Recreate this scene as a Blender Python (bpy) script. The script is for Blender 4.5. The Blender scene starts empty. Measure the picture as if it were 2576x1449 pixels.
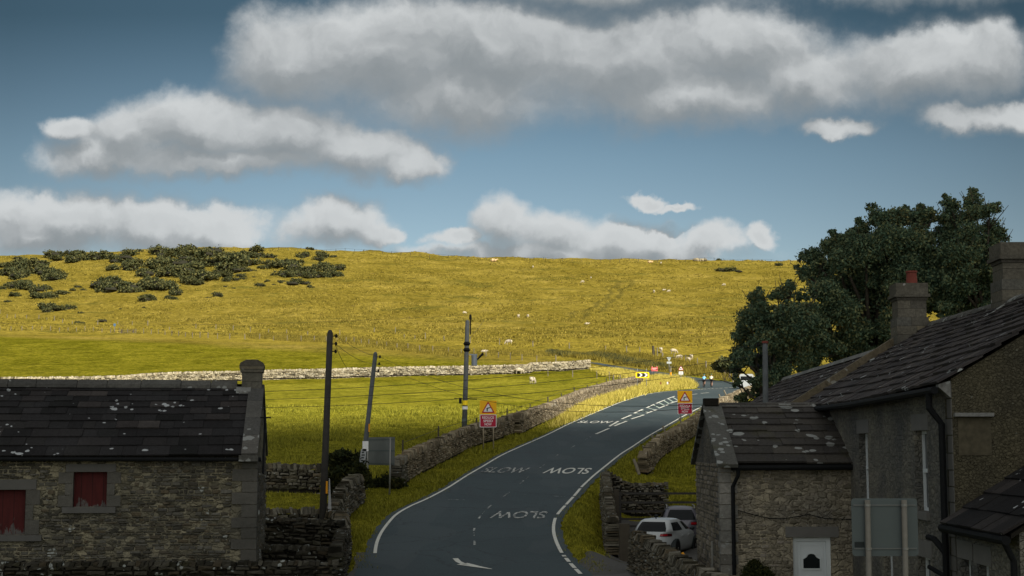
import bpy, bmesh, math, random
import numpy as np
from mathutils import Vector, Matrix
R = math.radians
random.seed(7); rng = np.random.default_rng(7)
sc = bpy.context.scene
COL = sc.collection
# ------------------------------------------------------------------ camera
F = 1480.0
TP = 162.0 / F
PITCH = math.atan(TP); SP, CP = math.sin(PITCH), math.cos(PITCH)
cam_d = bpy.data.cameras.new("camera"); cam = bpy.data.objects.new("camera", cam_d); COL.objects.link(cam)
cam_d.sensor_width = 36.0; cam_d.lens = 36.0 * F / 1024.0
cam_d.clip_start = 0.5; cam_d.clip_end = 9000
cam.location = (0, 0, 0); cam.rotation_euler = (R(90) + PITCH, 0, 0)
sc.camera = cam
CLOUD_Y = [(-400, 100), (-8, 100), (0, 87), (8, 80), (12, 84), (15, 98), (400, 98)]   # northern rim of the cloud shadow on the ground (X, Y)
# ------------------------------------------------------------------ light
SUN = Vector((0.52, -0.60, 0.64)).normalized()
sl = bpy.data.lights.new("sun", 'SUN'); sun = bpy.data.objects.new("sun", sl); COL.objects.link(sun)
sl.energy = 5.0; sl.angle = R(0.53); sl.color = (1.0, 0.93, 0.80)
sun.rotation_euler = SUN.to_track_quat('Z', 'Y').to_euler(); sun.location = (60, -60, 120)
sc.view_settings.view_transform = 'Standard'; sc.view_settings.look = 'None'
sc.view_settings.gamma = 1.0; sc.view_settings.use_curve_mapping = False
sc.view_settings.exposure = 0.46
try:
    sc.cycles.max_bounces = 5; sc.cycles.diffuse_bounces = 3; sc.cycles.glossy_bounces = 2
    sc.cycles.transparent_max_bounces = 6; sc.cycles.use_denoising = True
    sc.cycles.caustics_reflective = False; sc.cycles.caustics_refractive = False
except Exception: pass

def ray(u, v):
    xc = (u - 512) / F; yc = (288 - v) / F
    Y = CP - yc * SP; Z = SP + yc * CP
    return xc / Y, Z / Y            # X and Z per metre of Y
def at(u, v, Y):
    a, b = ray(u, v); return Vector((a * Y, Y, b * Y))

# ------------------------------------------------------------------ node helpers
class NT:
    def __init__(s, nt): s.nt = nt; s.nt.nodes.clear()
    def n(s, t, props=None, **ins):
        nd = s.nt.nodes.new(t)
        for k, v in (props or {}).items(): setattr(nd, k, v)
        for k, v in ins.items():
            key = k.replace('_', ' ') if not k.startswith('i') or not k[1:].isdigit() else int(k[1:])
            s.set(nd, key, v)
        return nd
    def set(s, nd, key, v):
        sock = nd.inputs[key]
        if isinstance(v, bpy.types.NodeSocket): s.nt.links.new(v, sock)
        elif isinstance(v, bpy.types.Node): s.nt.links.new(v.outputs[0], sock)
        else: sock.default_value = v
    def math(s, op, a, b=None, c=None, clamp=False):
        nd = s.nt.nodes.new('ShaderNodeMath'); nd.operation = op; nd.use_clamp = clamp
        s.set(nd, 0, a)
        if b is not None: s.set(nd, 1, b)
        if c is not None: s.set(nd, 2, c)
        return nd.outputs[0]
    def vmath(s, op, a, b=None, c=None):
        nd = s.nt.nodes.new('ShaderNodeVectorMath'); nd.operation = op
        s.set(nd, 0, a)
        if b is not None: s.set(nd, 1, b)
        if c is not None: s.set(nd, 2, c)
        return nd.outputs['Value'] if op == 'LENGTH' else nd.outputs[0]
    def mix(s, f, a, b, blend='MIX'):
        nd = s.nt.nodes.new('ShaderNodeMix'); nd.data_type = 'RGBA'; nd.blend_type = blend
        s.set(nd, 0, f); s.set(nd, 6, a); s.set(nd, 7, b); return nd.outputs[2]
    def ramp(s, f, stops, interp='LINEAR'):
        nd = s.nt.nodes.new('ShaderNodeValToRGB'); cr = nd.color_ramp; cr.interpolation = interp
        while len(cr.elements) < len(stops): cr.elements.new(0.5)
        for e, (p, c) in zip(cr.elements, stops):
            e.position = p; e.color = (*c, 1) if len(c) == 3 else c
        s.set(nd, 0, f); return nd.outputs[0]
    def step(s, f, lo, hi, a=0.0, b=1.0):
        nd = s.nt.nodes.new('ShaderNodeMapRange'); nd.interpolation_type = 'SMOOTHSTEP'
        s.set(nd, 0, f)
        nd.inputs[1].default_value = lo; nd.inputs[2].default_value = hi
        nd.inputs[3].default_value = a; nd.inputs[4].default_value = b
        return nd.outputs[0]
    def noise(s, vec, scale, detail=3, rough=0.55, dist=0.0, out=0):
        nd = s.nt.nodes.new('ShaderNodeTexNoise'); s.set(nd, 'Vector', vec)
        nd.inputs['Scale'].default_value = scale; nd.inputs['Detail'].default_value = detail
        nd.inputs['Roughness'].default_value = rough; nd.inputs['Distortion'].default_value = dist
        return nd.outputs[out]
    def voro(s, vec, scale, out='Distance', feature='F1', rand=1.0):
        nd = s.nt.nodes.new('ShaderNodeTexVoronoi'); nd.feature = feature; s.set(nd, 'Vector', vec)
        nd.inputs['Scale'].default_value = scale; nd.inputs['Randomness'].default_value = rand
        return nd.outputs[out]
    def scale(s, vec, xyz):
        return s.vmath('MULTIPLY', vec, xyz)

def g3(c): return (c[0], c[1], c[2], 1)
def mk(name):
    m = bpy.data.materials.new(name); m.use_nodes = True; t = NT(m.node_tree)
    out = t.n('ShaderNodeOutputMaterial'); b = t.n('ShaderNodeBsdfPrincipled')
    t.nt.links.new(b.outputs[0], out.inputs[0]); b.inputs['Specular IOR Level'].default_value = 0.25
    return m, t, b
def bump(t, b, h, strength, dist=0.02):
    nd = t.n('ShaderNodeBump'); nd.inputs['Strength'].default_value = strength; nd.inputs['Distance'].default_value = dist
    t.set(nd, 'Height', h); t.set(b, 'Normal', nd.outputs[0])
def simple(name, c, rough=0.6, metal=0.0, var=0.12, scale=6.0, spec=0.3, bmp=0.0):
    m, t, b = mk(name)
    co = t.n('ShaderNodeTexCoord').outputs['Object']
    n = t.noise(co, scale, 4)
    t.set(b, 'Base Color', t.mix(n, g3([x * (1 - var) for x in c]), g3([min(1, x * (1 + var)) for x in c])))
    b.inputs['Roughness'].default_value = rough; b.inputs['Metallic'].default_value = metal
    b.inputs['Specular IOR Level'].default_value = spec
    if bmp: bump(t, b, n, bmp)
    return m
def stone(name, ramp, lich=0.0, lscale=2.5, lcol=(0.42, 0.43, 0.40), rough=0.92, fine=14, lo=0.62, hi=1.25, moss=0.0, lth=0.66):
    m, t, b = mk(name)
    co = t.n('ShaderNodeTexCoord').outputs['Object']
    isl = t.n('ShaderNodeNewGeometry').outputs['Random Per Island']
    k = len(ramp) - 1
    c = t.ramp(isl, [(i / max(k, 1), x) for i, x in enumerate(ramp)])
    n = t.noise(co, fine, 5, 0.65)
    v = t.ramp(n, [(0.25, (lo,) * 3), (0.75, (hi,) * 3)])
    c = t.mix(1.0, c, v, 'MULTIPLY')
    big = t.noise(co, 0.7, 3)
    c = t.mix(1.0, c, t.ramp(big, [(0.3, (0.75,) * 3), (0.7, (1.2,) * 3)]), 'MULTIPLY')
    if moss:
        c = t.mix(t.math('MULTIPLY', t.step(t.noise(co, 1.3, 4), 0.55, 0.72), moss), c, (0.055, 0.055, 0.012, 1))
    if lich:
        a = t.noise(co, lscale, 2, 0.5, 0.6)
        d = t.voro(co, lscale * 2.6)
        sp = t.math('SUBTRACT', t.math('MULTIPLY', a, 1.25), t.math('MULTIPLY', d, 0.6))
        edge = t.math('ADD', sp, t.math('MULTIPLY', t.noise(co, lscale * 9, 3), 0.16))
        f = t.step(edge, lth, lth + 0.03)
        c = t.mix(t.math('MULTIPLY', f, lich), c, g3(lcol))
    t.set(b, 'Base Color', c); b.inputs['Roughness'].default_value = rough
    b.inputs['Specular IOR Level'].default_value = 0.12
    bump(t, b, t.noise(co, fine * 1.6, 6, 0.7), 0.6, 0.03)
    return m

# ------------------------------------------------------------------ world: Nishita sky + clouds laid out by direction
W = bpy.data.worlds.new("World"); sc.world = W; W.use_nodes = True
w = NT(W.node_tree)
wo = w.n('ShaderNodeOutputWorld'); bg = w.n('ShaderNodeBackground'); w.nt.links.new(bg.outputs[0], wo.inputs[0])
sky = w.n('ShaderNodeTexSky'); sky.sky_type = 'NISHITA'; sky.sun_disc = False
sky.sun_elevation = math.asin(SUN.z); sky.sun_rotation = math.atan2(SUN.x, SUN.y)
sky.air_density = 1.0; sky.dust_density = 0.6; sky.ozone_density = 2.0; sky.altitude = 300
gen = w.n('ShaderNodeTexCoord').outputs['Generated']
sep = w.n('ShaderNodeSeparateXYZ', Vector=gen)
ya = w.math('MAXIMUM', w.math('ABSOLUTE', sep.outputs[1]), 0.12)
px = w.math('DIVIDE', sep.outputs[0], ya); pz = w.math('DIVIDE', sep.outputs[2], ya)
P0 = w.n('ShaderNodeCombineXYZ', X=px, Y=pz, Z=0.0).outputs[0]
CL = [ # x, y, rx, ry-up, ry-down  (2576-wide photo coordinates -> directions)
 (740,150,200,150,150),(960,120,330,150,190),(1250,90,380,120,220),(1160,265,330,150,100),(1560,130,430,150,190),
 (1860,120,250,150,140),(1730,250,400,120,85),(2010,190,200,100,100),(2330,170,280,125,120),(2470,140,120,110,130),(2500,305,190,52,50),(2110,298,110,30,36),
 (1450,-62,470,60,88),(2350,-58,340,60,84),
 (500,300,230,85,150),(360,320,120,60,120),(700,320,260,85,140),(880,385,240,85,90),(1000,420,130,70,46),(560,420,400,60,52),(225,325,70,45,60),(300,405,190,70,78),
 (140,560,270,76,100),(400,570,200,72,100),(540,580,130,60,70),(60,600,150,60,70),(830,565,165,68,85),(930,595,85,45,45),(990,602,44,24,26),
 (1270,560,95,75,110),(1400,590,140,68,90),(1560,615,170,68,80),(1650,605,60,50,60),(1760,622,88,56,70),(1150,605,70,24,26),(1890,610,60,30,32),(1618,495,44,20,24),(1680,514,60,12,14),(1420,650,480,40,50)]
def nv(P, sc, det, rough, amp):
    return w.vmath('MULTIPLY', w.vmath('SUBTRACT', w.noise(P, sc, det, rough, 0.0, out=1), (0.5, 0.5, 0.5)), amp)
warp = w.vmath('ADD', nv(P0, 8.0, 4, 0.55, (0.075, 0.045, 0)), w.vmath('ADD', nv(P0, 26.0, 5, 0.6, (0.034, 0.026, 0)), nv(P0, 80.0, 6, 0.6, (0.009, 0.008, 0))))
def cloud_field(P):
    acc = None
    for (x, y, rx, ru, rd) in CL:
        rm = (ru + rd) / 2; cyy = y + (rd - ru) / 2
        a = ray(x / 2.516, y / 2.516)[0]; b = ray(x / 2.516, cyy / 2.516)[1]
        sx = rx / 2.516 / F; sy = rm / 2.516 / F
        q = w.vmath('MULTIPLY_ADD', P, (1 / sx, 1 / sy, 0), (-a / sx, -b / sy, 0))
        l = w.vmath('LENGTH', q)
        acc = l if acc is None else w.math('SMOOTH_MIN', acc, l, 0.30)
    return w.math('SUBTRACT', 1.0, acc)
P1 = w.vmath('ADD', P0, warp)
f1 = cloud_field(P1)
f2 = cloud_field(w.vmath('ADD', P1, (0.004, 0.015, 0)))
def relief(sc, det, dx, dy):
    a = w.noise(P1, sc, det, 0.55); b = w.noise(w.vmath('ADD', P1, (dx, dy, 0)), sc, det, 0.55)
    return w.math('SUBTRACT', a, b)
r1 = relief(13.0, 4, 0.010, 0.016); r2 = relief(34.0, 4, 0.004, 0.006)
slope = w.math('SUBTRACT', f1, f2)
shade = w.math('ADD', w.math('MULTIPLY', slope, 1.0), w.math('ADD', w.math('MULTIPLY', r1, 0.85), w.math('MULTIPLY', r2, 0.55)))
shade = w.step(shade, -0.85, 0.75)
wis = w.math('MULTIPLY', w.math('SUBTRACT', w.noise(P0, 70.0, 7, 0.7), 0.5), 0.26)
fw = w.math('ADD', f1, wis)
topness = w.step(slope, -0.32, 0.25)
dens = w.mix(topness, w.step(fw, -0.22, 0.68), w.step(fw, -0.20, 0.36))
core = w.step(f1, 0.15, 0.85)
shade = w.math('SUBTRACT', shade, w.math('MULTIPLY', core, 0.16))
ccol = w.ramp(shade, [(0.10, (0.295, 0.325, 0.342)), (0.36, (0.345, 0.373, 0.388)), (0.58, (0.45, 0.475, 0.487)), (0.90, (0.70, 0.725, 0.73))])
tint = w.ramp(pz, [(0.0, (0.82, 0.74, 0.67)), (0.12, (0.78, 0.74, 0.665)), (0.20, (0.58, 0.60, 0.535)), (0.30, (0.255, 0.31, 0.275)), (0.8, (0.24, 0.28, 0.26))])
skyc = w.mix(1.0, sky.outputs[0], tint, 'MULTIPLY')
fall = w.math('SUBTRACT', 1.0, w.math('MULTIPLY', w.math('MINIMUM', w.math('MULTIPLY', px, px), 0.12), 2.4))
skyc = w.vmath('MULTIPLY', skyc, w.n('ShaderNodeCombineXYZ', X=fall, Y=fall, Z=fall))
CS = 6.5
cc = w.mix(1.0, ccol, (CS, CS, CS, 1), 'MULTIPLY')
fin = w.mix(w.math('MULTIPLY', dens, 0.96), skyc, cc)
# extra sky glow added overhead and behind, out of view, to brighten shaded walls
high = w.math('MULTIPLY', w.step(sep.outputs[2], 0.36, 0.62), 0.50)
fin = w.mix(high, fin, (4.3, 4.3, 4.1, 1))
back = w.math('MULTIPLY', w.step(w.math('MULTIPLY', sep.outputs[1], -1.0), 0.05, 0.6), 0.65)
fin = w.mix(back, fin, (7.0, 6.9, 6.5, 1))
w.set(bg, 'Color', fin); bg.inputs['Strength'].default_value = 0.1

# ------------------------------------------------------------------ mesh builder
class MB:
    def __init__(s): s.v = []; s.f = []; s.m = []
    def add(s, vs, fs, mi=0):
        o = len(s.v); s.v += [tuple(x) for x in vs]; s.f += [tuple(i + o for i in f) for f in fs]; s.m += [mi] * len(fs)
    def box(s, x0, x1, y0, y1, z0, z1, mi=0, M=None):
        vs = [Vector((x, y, z)) for z in (z0, z1) for y in (y0, y1) for x in (x0, x1)]
        if M is not None: vs = [M @ q for q in vs]
        s.add(vs, [(0, 2, 3, 1), (4, 5, 7, 6), (0, 1, 5, 4), (2, 6, 7, 3), (0, 4, 6, 2), (1, 3, 7, 5)], mi)
    def hexa(s, p, mi=0):  # 8 points: bottom 4 ccw, top 4 ccw
        s.add(p, [(3, 2, 1, 0), (4, 5, 6, 7), (0, 1, 5, 4), (1, 2, 6, 5), (2, 3, 7, 6), (3, 0, 4, 7)], mi)
    def tube(s, pts, r, n=8, mi=0, cap=True):
        pts = [Vector(p) for p in pts]; rs = r if isinstance(r, (list, tuple)) else [r] * len(pts)
        o = len(s.v); up = Vector((0, 0, 1)); prev = None
        for i, p in enumerate(pts):
            d = (pts[min(i + 1, len(pts) - 1)] - pts[max(i - 1, 0)]).normalized()
            if prev is None:
                a = d.cross(up if abs(d.z) < 0.95 else Vector((1, 0, 0))).normalized()
            else: a = (prev - d * prev.dot(d)).normalized()
            prev = a; b = d.cross(a)
            for k in range(n):
                t = 2 * math.pi * k / n
                s.v.append(tuple(p + (a * math.cos(t) + b * math.sin(t)) * rs[i]))
        for i in range(len(pts) - 1):
            for k in range(n):
                k2 = (k + 1) % n
                s.f.append((o + i * n + k, o + i * n + k2, o + (i + 1) * n + k2, o + (i + 1) * n + k)); s.m.append(mi)
        if cap:
            s.f.append(tuple(o + k for k in range(n))[::-1]); s.m.append(mi)
            s.f.append(tuple(o + (len(pts) - 1) * n + k for k in range(n))); s.m.append(mi)
    def prism(s, poly, a, b, axis='y', mi=0):  # poly in the two other axes, extruded a..b
        def P(p, t):
            if axis == 'y': return (p[0], t, p[1])
            if axis == 'x': return (t, p[0], p[1])
            return (p[0], p[1], t)
        n = len(poly); vs = [P(p, a) for p in poly] + [P(p, b) for p in poly]
        fs = [tuple(range(n))[::-1], tuple(range(n, 2 * n))] + [(i, (i + 1) % n, n + (i + 1) % n, n + i) for i in range(n)]
        s.add(vs, fs, mi)
    def ball(s, c, r, seg=10, rings=7, mi=0, jit=0.0):
        c = Vector(c); rr = r if isinstance(r, (list, tuple, Vector)) else (r, r, r); vs = []; fs = []
        for i in range(rings + 1):
            th = math.pi * i / rings
            for k in range(seg):
                ph = 2 * math.pi * k / seg; j = 1 + random.uniform(-jit, jit)
                vs.append(c + Vector((rr[0] * math.sin(th) * math.cos(ph), rr[1] * math.sin(th) * math.sin(ph), rr[2] * math.cos(th))) * j)
        for i in range(rings):
            for k in range(seg):
                k2 = (k + 1) % seg; fs.append((i * seg + k, (i + 1) * seg + k, (i + 1) * seg + k2, i * seg + k2))
        s.add(vs, fs, mi)
    def build(s, name, mats, parent=None, smooth=False, loc=None, fix=True):
        me = bpy.data.meshes.new(name)
        vs = s.v
        if loc is not None: vs = [(x - loc[0], y - loc[1], z - loc[2]) for x, y, z in vs]
        me.from_pydata(vs, [], s.f)
        if not isinstance(mats, (list, tuple)): mats = [mats]
        for m in mats: me.materials.append(m)
        if len(mats) > 1: me.polygons.foreach_set('material_index', s.m)
        if fix:
            bm = bmesh.new(); bm.from_mesh(me); bmesh.ops.recalc_face_normals(bm, faces=bm.faces); bm.to_mesh(me); bm.free()
        if smooth: me.polygons.foreach_set('use_smooth', [True] * len(me.polygons))
        me.update()
        o = bpy.data.objects.new(name, me); COL.objects.link(o)
        if parent is not None: o.parent = parent
        if loc is not None: o.location = loc
        return o
def tag(o, label=None, cat=None, group=None, kind=None):
    if label: o['label'] = label
    if cat: o['category'] = cat
    if group: o['group'] = group
    if kind: o['kind'] = kind
    return o
def thing(name, label, cat, loc=(0, 0, 0), rz=0.0, group=None, rx=0.0, ry=0.0):
    o = bpy.data.objects.new(name, None); o.empty_display_size = 0.3; COL.objects.link(o)
    o.location = loc; o.rotation_euler = (rx, ry, rz); return tag(o, label, cat, group)
def dup(root, loc, rz=0.0, label=None, group=None, scale=None, name=None):
    r = root.copy(); COL.objects.link(r); r.location = loc; r.rotation_euler = (root.rotation_euler[0], root.rotation_euler[1], rz)
    if label: r['label'] = label
    if group: r['group'] = group
    if scale: r.scale = scale
    for ch in list(root.children):
        c = ch.copy(); COL.objects.link(c); c.parent = r
        for g in ch.children:
            d = g.copy(); COL.objects.link(d); d.parent = c
    return r
def npmesh(name, V, Fc, mats, parent=None, kverts=3, smooth=False, loc=None):
    V = np.asarray(V, dtype=np.float32).reshape(-1, 3); Fc = np.asarray(Fc, dtype=np.int32).reshape(-1, kverts)
    if loc is not None: V = V - np.array(loc, dtype=np.float32)
    me = bpy.data.meshes.new(name)
    me.vertices.add(len(V)); me.vertices.foreach_set('co', V.ravel())
    me.loops.add(Fc.size); me.loops.foreach_set('vertex_index', Fc.ravel())
    me.polygons.add(len(Fc)); me.polygons.foreach_set('loop_start', np.arange(0, Fc.size, kverts, dtype=np.int32))
    me.update(calc_edges=True)
    if smooth: me.polygons.foreach_set('use_smooth', [True] * len(Fc))
    for m in (mats if isinstance(mats, (list, tuple)) else [mats]): me.materials.append(m)
    o = bpy.data.objects.new(name, me); COL.objects.link(o)
    if parent is not None: o.parent = parent
    if loc is not None: o.location = loc
    return o
def text_geo(body, size=1.0, sx=1.0, bold=0.0, spacing=1.0):
    cu = bpy.data.curves.new('t', 'FONT'); cu.body = body; cu.size = size; cu.align_x = 'CENTER'; cu.align_y = 'CENTER'
    cu.offset = bold; cu.space_line = spacing; cu.resolution_u = 4; cu.fill_mode = 'BOTH'
    ob = bpy.data.objects.new('t', cu); COL.objects.link(ob)
    dg = bpy.context.evaluated_depsgraph_get(); me = bpy.data.meshes.new_from_object(ob.evaluated_get(dg))
    vs = [(v.co.x * sx, v.co.y) for v in me.vertices]; fs = [tuple(p.vertices) for p in me.polygons]
    bpy.data.objects.remove(ob); bpy.data.curves.remove(cu); bpy.data.meshes.remove(me)
    return vs, fs

# ------------------------------------------------------------------ ground shape
KN = [(-40, -1.0), (0, -1.7), (15, -3.0), (30, -4.1), (38, -4.2), (44, -3.95), (50, -3.45), (59, -2.7), (74, -1.2), (90, .12), (110, 1.9), (140, 4.4), (170, 6.6),
      (203, 8.5), (225, 10.9), (260, 15.5), (300, 21.6), (360, 28.5), (460, 41.5), (560, 62), (640, 79), (695, 91), (715, 92), (760, 85), (900, 60), (3200, 20)]
_t = np.arange(-40, 3201, 0.5)
_h = np.interp(_t, [k[0] for k in KN], [k[1] for k in KN])
def _smooth(a, n):
    k = np.hanning(n); k /= k.sum(); p = np.pad(a, n // 2, mode='edge'); return np.convolve(p, k, 'valid')[:len(a)]
_h1 = _smooth(_h, 15); _h2 = _smooth(_h, 81)
_w = np.clip((_t - 150) / 80, 0, 1) * np.clip((690 - _t) / 40, 0, 1)
_h = _h1 * (1 - _w) + _h2 * _w
_skx = np.array([(u - 512) / 1471 * 700 for u in (-200, 0, 120, 190, 278, 400, 477, 600, 800, 1200)])
_skz = np.array([-(v - 258.5) / 1480 * 700 for v in (257, 257, 253, 250, 249.5, 253.8, 258.4, 260.6, 262.3, 264)])
def sst(a, b, x):
    t = np.clip((x - a) / (b - a), 0, 1); return t * t * (3 - 2 * t)
def Hn(X, Y):
    X = np.asarray(X, float); Y = np.asarray(Y, float)
    z = np.interp(Y, _t, _h)
    z = z + np.interp(X / np.maximum(Y, 350) * 700, _skx, _skz) * sst(420, 690, Y)
    xr = np.interp(Y, [40, 44, 48, 52, 56, 60, 64, 68, 74, 82, 95], [2.6, 2.5, 2.0, 1.7, 1.7, 2.0, 2.6, 3.1, 4.3, 5.6, 8.0])
    dip = np.interp(Y, [42, 46, 50, 54, 58, 62, 66, 72, 80, 90], [0, .12, .5, .9, 1.25, 1.3, 1.05, .7, .3, 0])
    return z - dip * sst(0.3, 2.6, X - xr)
def H(x, y): return float(Hn(x, y))
def G(u, v, up=0.0, lo=22.0, hi=1000.0):
    a, b = ray(u, v); Y = np.concatenate([np.arange(lo, 150, 0.25), np.arange(150, hi, 1.0)])
    d = b * Y - (Hn(a * Y, Y) + up); k = np.argmax(d < 0) if (d < 0).any() else len(Y) - 1
    if k == 0: y = Y[0]
    else:
        y0, y1, d0, d1 = Y[k - 1], Y[k], d[k - 1], d[k]; y = y0 + (y1 - y0) * d0 / (d0 - d1 + 1e-9)
    return Vector((a * y, y, H(a * y, y)))
def p2576(x, y, up=0.0): return G(x / 2.5156, y / 2.5156, up)
def crop(x0, y0, s):  # photo crop pixel -> ground
    return lambda x, y, up=0.0: G((x0 + s * x) / 4, (y0 + s * y) / 4, up)
C2 = crop(1000, 1200, .7618); C3 = crop(2000, 1350, .6583); C8 = crop(2500, 1300, .276)
# ------------------------------------------------------------------ materials
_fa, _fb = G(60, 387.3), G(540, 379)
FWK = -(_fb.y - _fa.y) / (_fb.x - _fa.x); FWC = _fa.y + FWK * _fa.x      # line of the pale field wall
def grass_mat(name, cols, hill=False):
    m, t, b = mk(name)
    co = t.n('ShaderNodeTexCoord').outputs['Object']
    n1 = t.noise(co, 0.16, 5, 0.6); n2 = t.noise(co, 1.3, 6, 0.7)
    f = t.math('ADD', t.math('MULTIPLY', n1, 0.5), t.math('MULTIPLY', n2, 0.5))
    c = t.ramp(f, cols)
    return m, t, b, co, c
GLOBAL_FIELD = [(0.30, (0.080, 0.082, 0.010)), (0.43, (0.165, 0.160, 0.014)), (0.55, (0.258, 0.236, 0.026)), (0.70, (0.345, 0.31, 0.042))]
HILLC = [(0.30, (0.075, 0.062, 0.014)), (0.42, (0.155, 0.122, 0.018)), (0.54, (0.240, 0.188, 0.034)), (0.70, (0.36, 0.275, 0.070))]
m, t, b, co, cf = grass_mat('grass_field', GLOBAL_FIELD)
nh = t.math('ADD', t.math('MULTIPLY', t.noise(co, 0.05, 4, 0.6), 0.45), t.math('MULTIPLY', t.noise(co, 0.42, 7, 0.75), 0.55))
ch = t.ramp(nh, HILLC)
sp_ = t.n('ShaderNodeSeparateXYZ', Vector=co); X_, Y_ = sp_.outputs[0], sp_.outputs[1]
# hill grass begins beyond the post and wire fence (line from far left to the road junction)
lim = t.math('ADD', t.math('MULTIPLY', X_, 0.70), Y_)
lim = t.math('ADD', lim, t.math('MULTIPLY', t.math('SUBTRACT', t.noise(co, 0.03, 3), 0.5), 14.0))
hm = t.step(lim, 246, 262)
# pale mown strip at the foot of the hill
strip = t.math('MULTIPLY', t.step(lim, 262, 268), t.step(lim, 318, 352, 1.0, 0.0))
ch = t.mix(t.math('MULTIPLY', strip, 0.55), ch, t.ramp(t.noise(t.scale(co, (0.25, 1, 1)), 0.3, 5, 0.6), [(0.3, (0.20, 0.165, 0.018)), (0.7, (0.36, 0.28, 0.05))]))
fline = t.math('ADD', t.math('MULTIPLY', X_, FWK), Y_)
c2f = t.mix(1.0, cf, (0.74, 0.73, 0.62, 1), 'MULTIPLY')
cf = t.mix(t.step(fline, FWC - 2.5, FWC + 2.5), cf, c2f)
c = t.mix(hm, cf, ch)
dk = t.voro(t.vmath('ADD', t.scale(co, (1, 0.55, 1)), t.scale(t.noise(co, 0.5, 3, out=1), (1.6, 1.6, 0))), 0.22)
c = t.mix(t.math('MULTIPLY', t.step(dk, 0.10, 0.30, 1.0, 0.0), 0.45), c, (0.06, 0.056, 0.008, 1))
hp = t.step(t.noise(t.scale(co, (0.35, 1, 1)), 0.075, 6, 0.68), 0.52, 0.66)
c = t.mix(t.math('MULTIPLY', t.math('MULTIPLY', hp, hm), 0.62), c, (0.085, 0.085, 0.018, 1))
ht = t.step(t.noise(co, 0.16, 6, 0.75), 0.60, 0.70)
c = t.mix(t.math('MULTIPLY', t.math('MULTIPLY', ht, hm), 0.5), c, (0.115, 0.075, 0.040, 1))
wob = t.math('MULTIPLY', t.math('SUBTRACT', t.noise(co, 0.02, 3), 0.5), 26.0)
for off_, k_ in ((0.0, 0.17), (4.6, 0.17)):
    d_ = t.math('ABSOLUTE', t.math('ADD', t.math('SUBTRACT', t.math('SUBTRACT', X_, t.math('MULTIPLY', Y_, k_)), -58.0 + off_), wob))
    tr = t.math('MULTIPLY', t.step(d_, 0.5, 1.7, 1.0, 0.0), t.math('MULTIPLY', t.step(Y_, 420, 450), t.step(Y_, 560, 600, 1.0, 0.0)))
    c = t.mix(t.math('MULTIPLY', tr, 0.6), c, (0.085, 0.075, 0.02, 1))
nn = t.noise(co, 0.9, 7, 0.8)
c = t.mix(1.0, c, t.ramp(nn, [(0.33, (0.45, 0.45, 0.5)), (0.5, (0.95, 0.95, 0.95)), (0.66, (1.35, 1.32, 1.2))]), 'MULTIPLY')
n3 = t.noise(t.vmath('ADD', co, t.scale(t.noise(co, 0.6, 2, out=1), (2, 2, 0))), 2.6, 5, 0.75)
c = t.mix(1.0, c, t.ramp(n3, [(0.34, (0.50, 0.52, 0.6)), (0.48, (0.95, 0.96, 0.96)), (0.66, (1.30, 1.26, 1.1))]), 'MULTIPLY')
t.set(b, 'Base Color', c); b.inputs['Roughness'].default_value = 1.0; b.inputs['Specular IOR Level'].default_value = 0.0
bump(t, b, t.math('ADD', t.noise(co, 1.1, 6, 0.7), t.noise(co, 6.0, 3, 0.7)), 0.9, 0.22)
M_GROUND = m

def blade_mat(name, ramp, trans=0.25):
    m, t, b = mk(name)
    co = t.n('ShaderNodeTexCoord').outputs['Object']
    isl = t.n('ShaderNodeNewGeometry').outputs['Random Per Island']
    f = t.math('ADD', t.math('MULTIPLY', isl, 0.5), t.math('MULTIPLY', t.noise(co, 0.5, 3), 0.5))
    c = t.ramp(f, ramp); t.set(b, 'Base Color', c); b.inputs['Roughness'].default_value = 0.8
    b.inputs['Specular IOR Level'].default_value = 0.1
    b.inputs['Transmission Weight'].default_value = 0.0
    return m
M_BLADE = blade_mat('grass_blades', [(0.25, (0.085, 0.088, 0.010)), (0.5, (0.21, 0.205, 0.020)), (0.75, (0.36, 0.33, 0.04))])
M_STRAW = blade_mat('long_grass', [(0.25, (0.26, 0.22, 0.03)), (0.5, (0.50, 0.42, 0.08)), (0.75, (0.70, 0.58, 0.15))])
M_TUSS = blade_mat('tussock', [(0.25, (0.075, 0.062, 0.010)), (0.5, (0.19, 0.155, 0.022)), (0.75, (0.33, 0.26, 0.05))])
M_LEAF = blade_mat('tree_leaves', [(0.22, (0.030, 0.058, 0.038)), (0.5, (0.080, 0.125, 0.075)), (0.70, (0.15, 0.17, 0.08)), (0.85, (0.23, 0.19, 0.07))])
M_GORSE = blade_mat('gorse_leaves', [(0.25, (0.030, 0.038, 0.018)), (0.5, (0.066, 0.074, 0.030)), (0.8, (0.15, 0.135, 0.045))])
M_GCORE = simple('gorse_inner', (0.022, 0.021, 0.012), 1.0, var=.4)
M_BRAMBLE = blade_mat('bramble_leaves', [(0.25, (0.012, 0.018, 0.007)), (0.6, (0.03, 0.035, 0.010)), (0.85, (0.07, 0.06, 0.014))])

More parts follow.
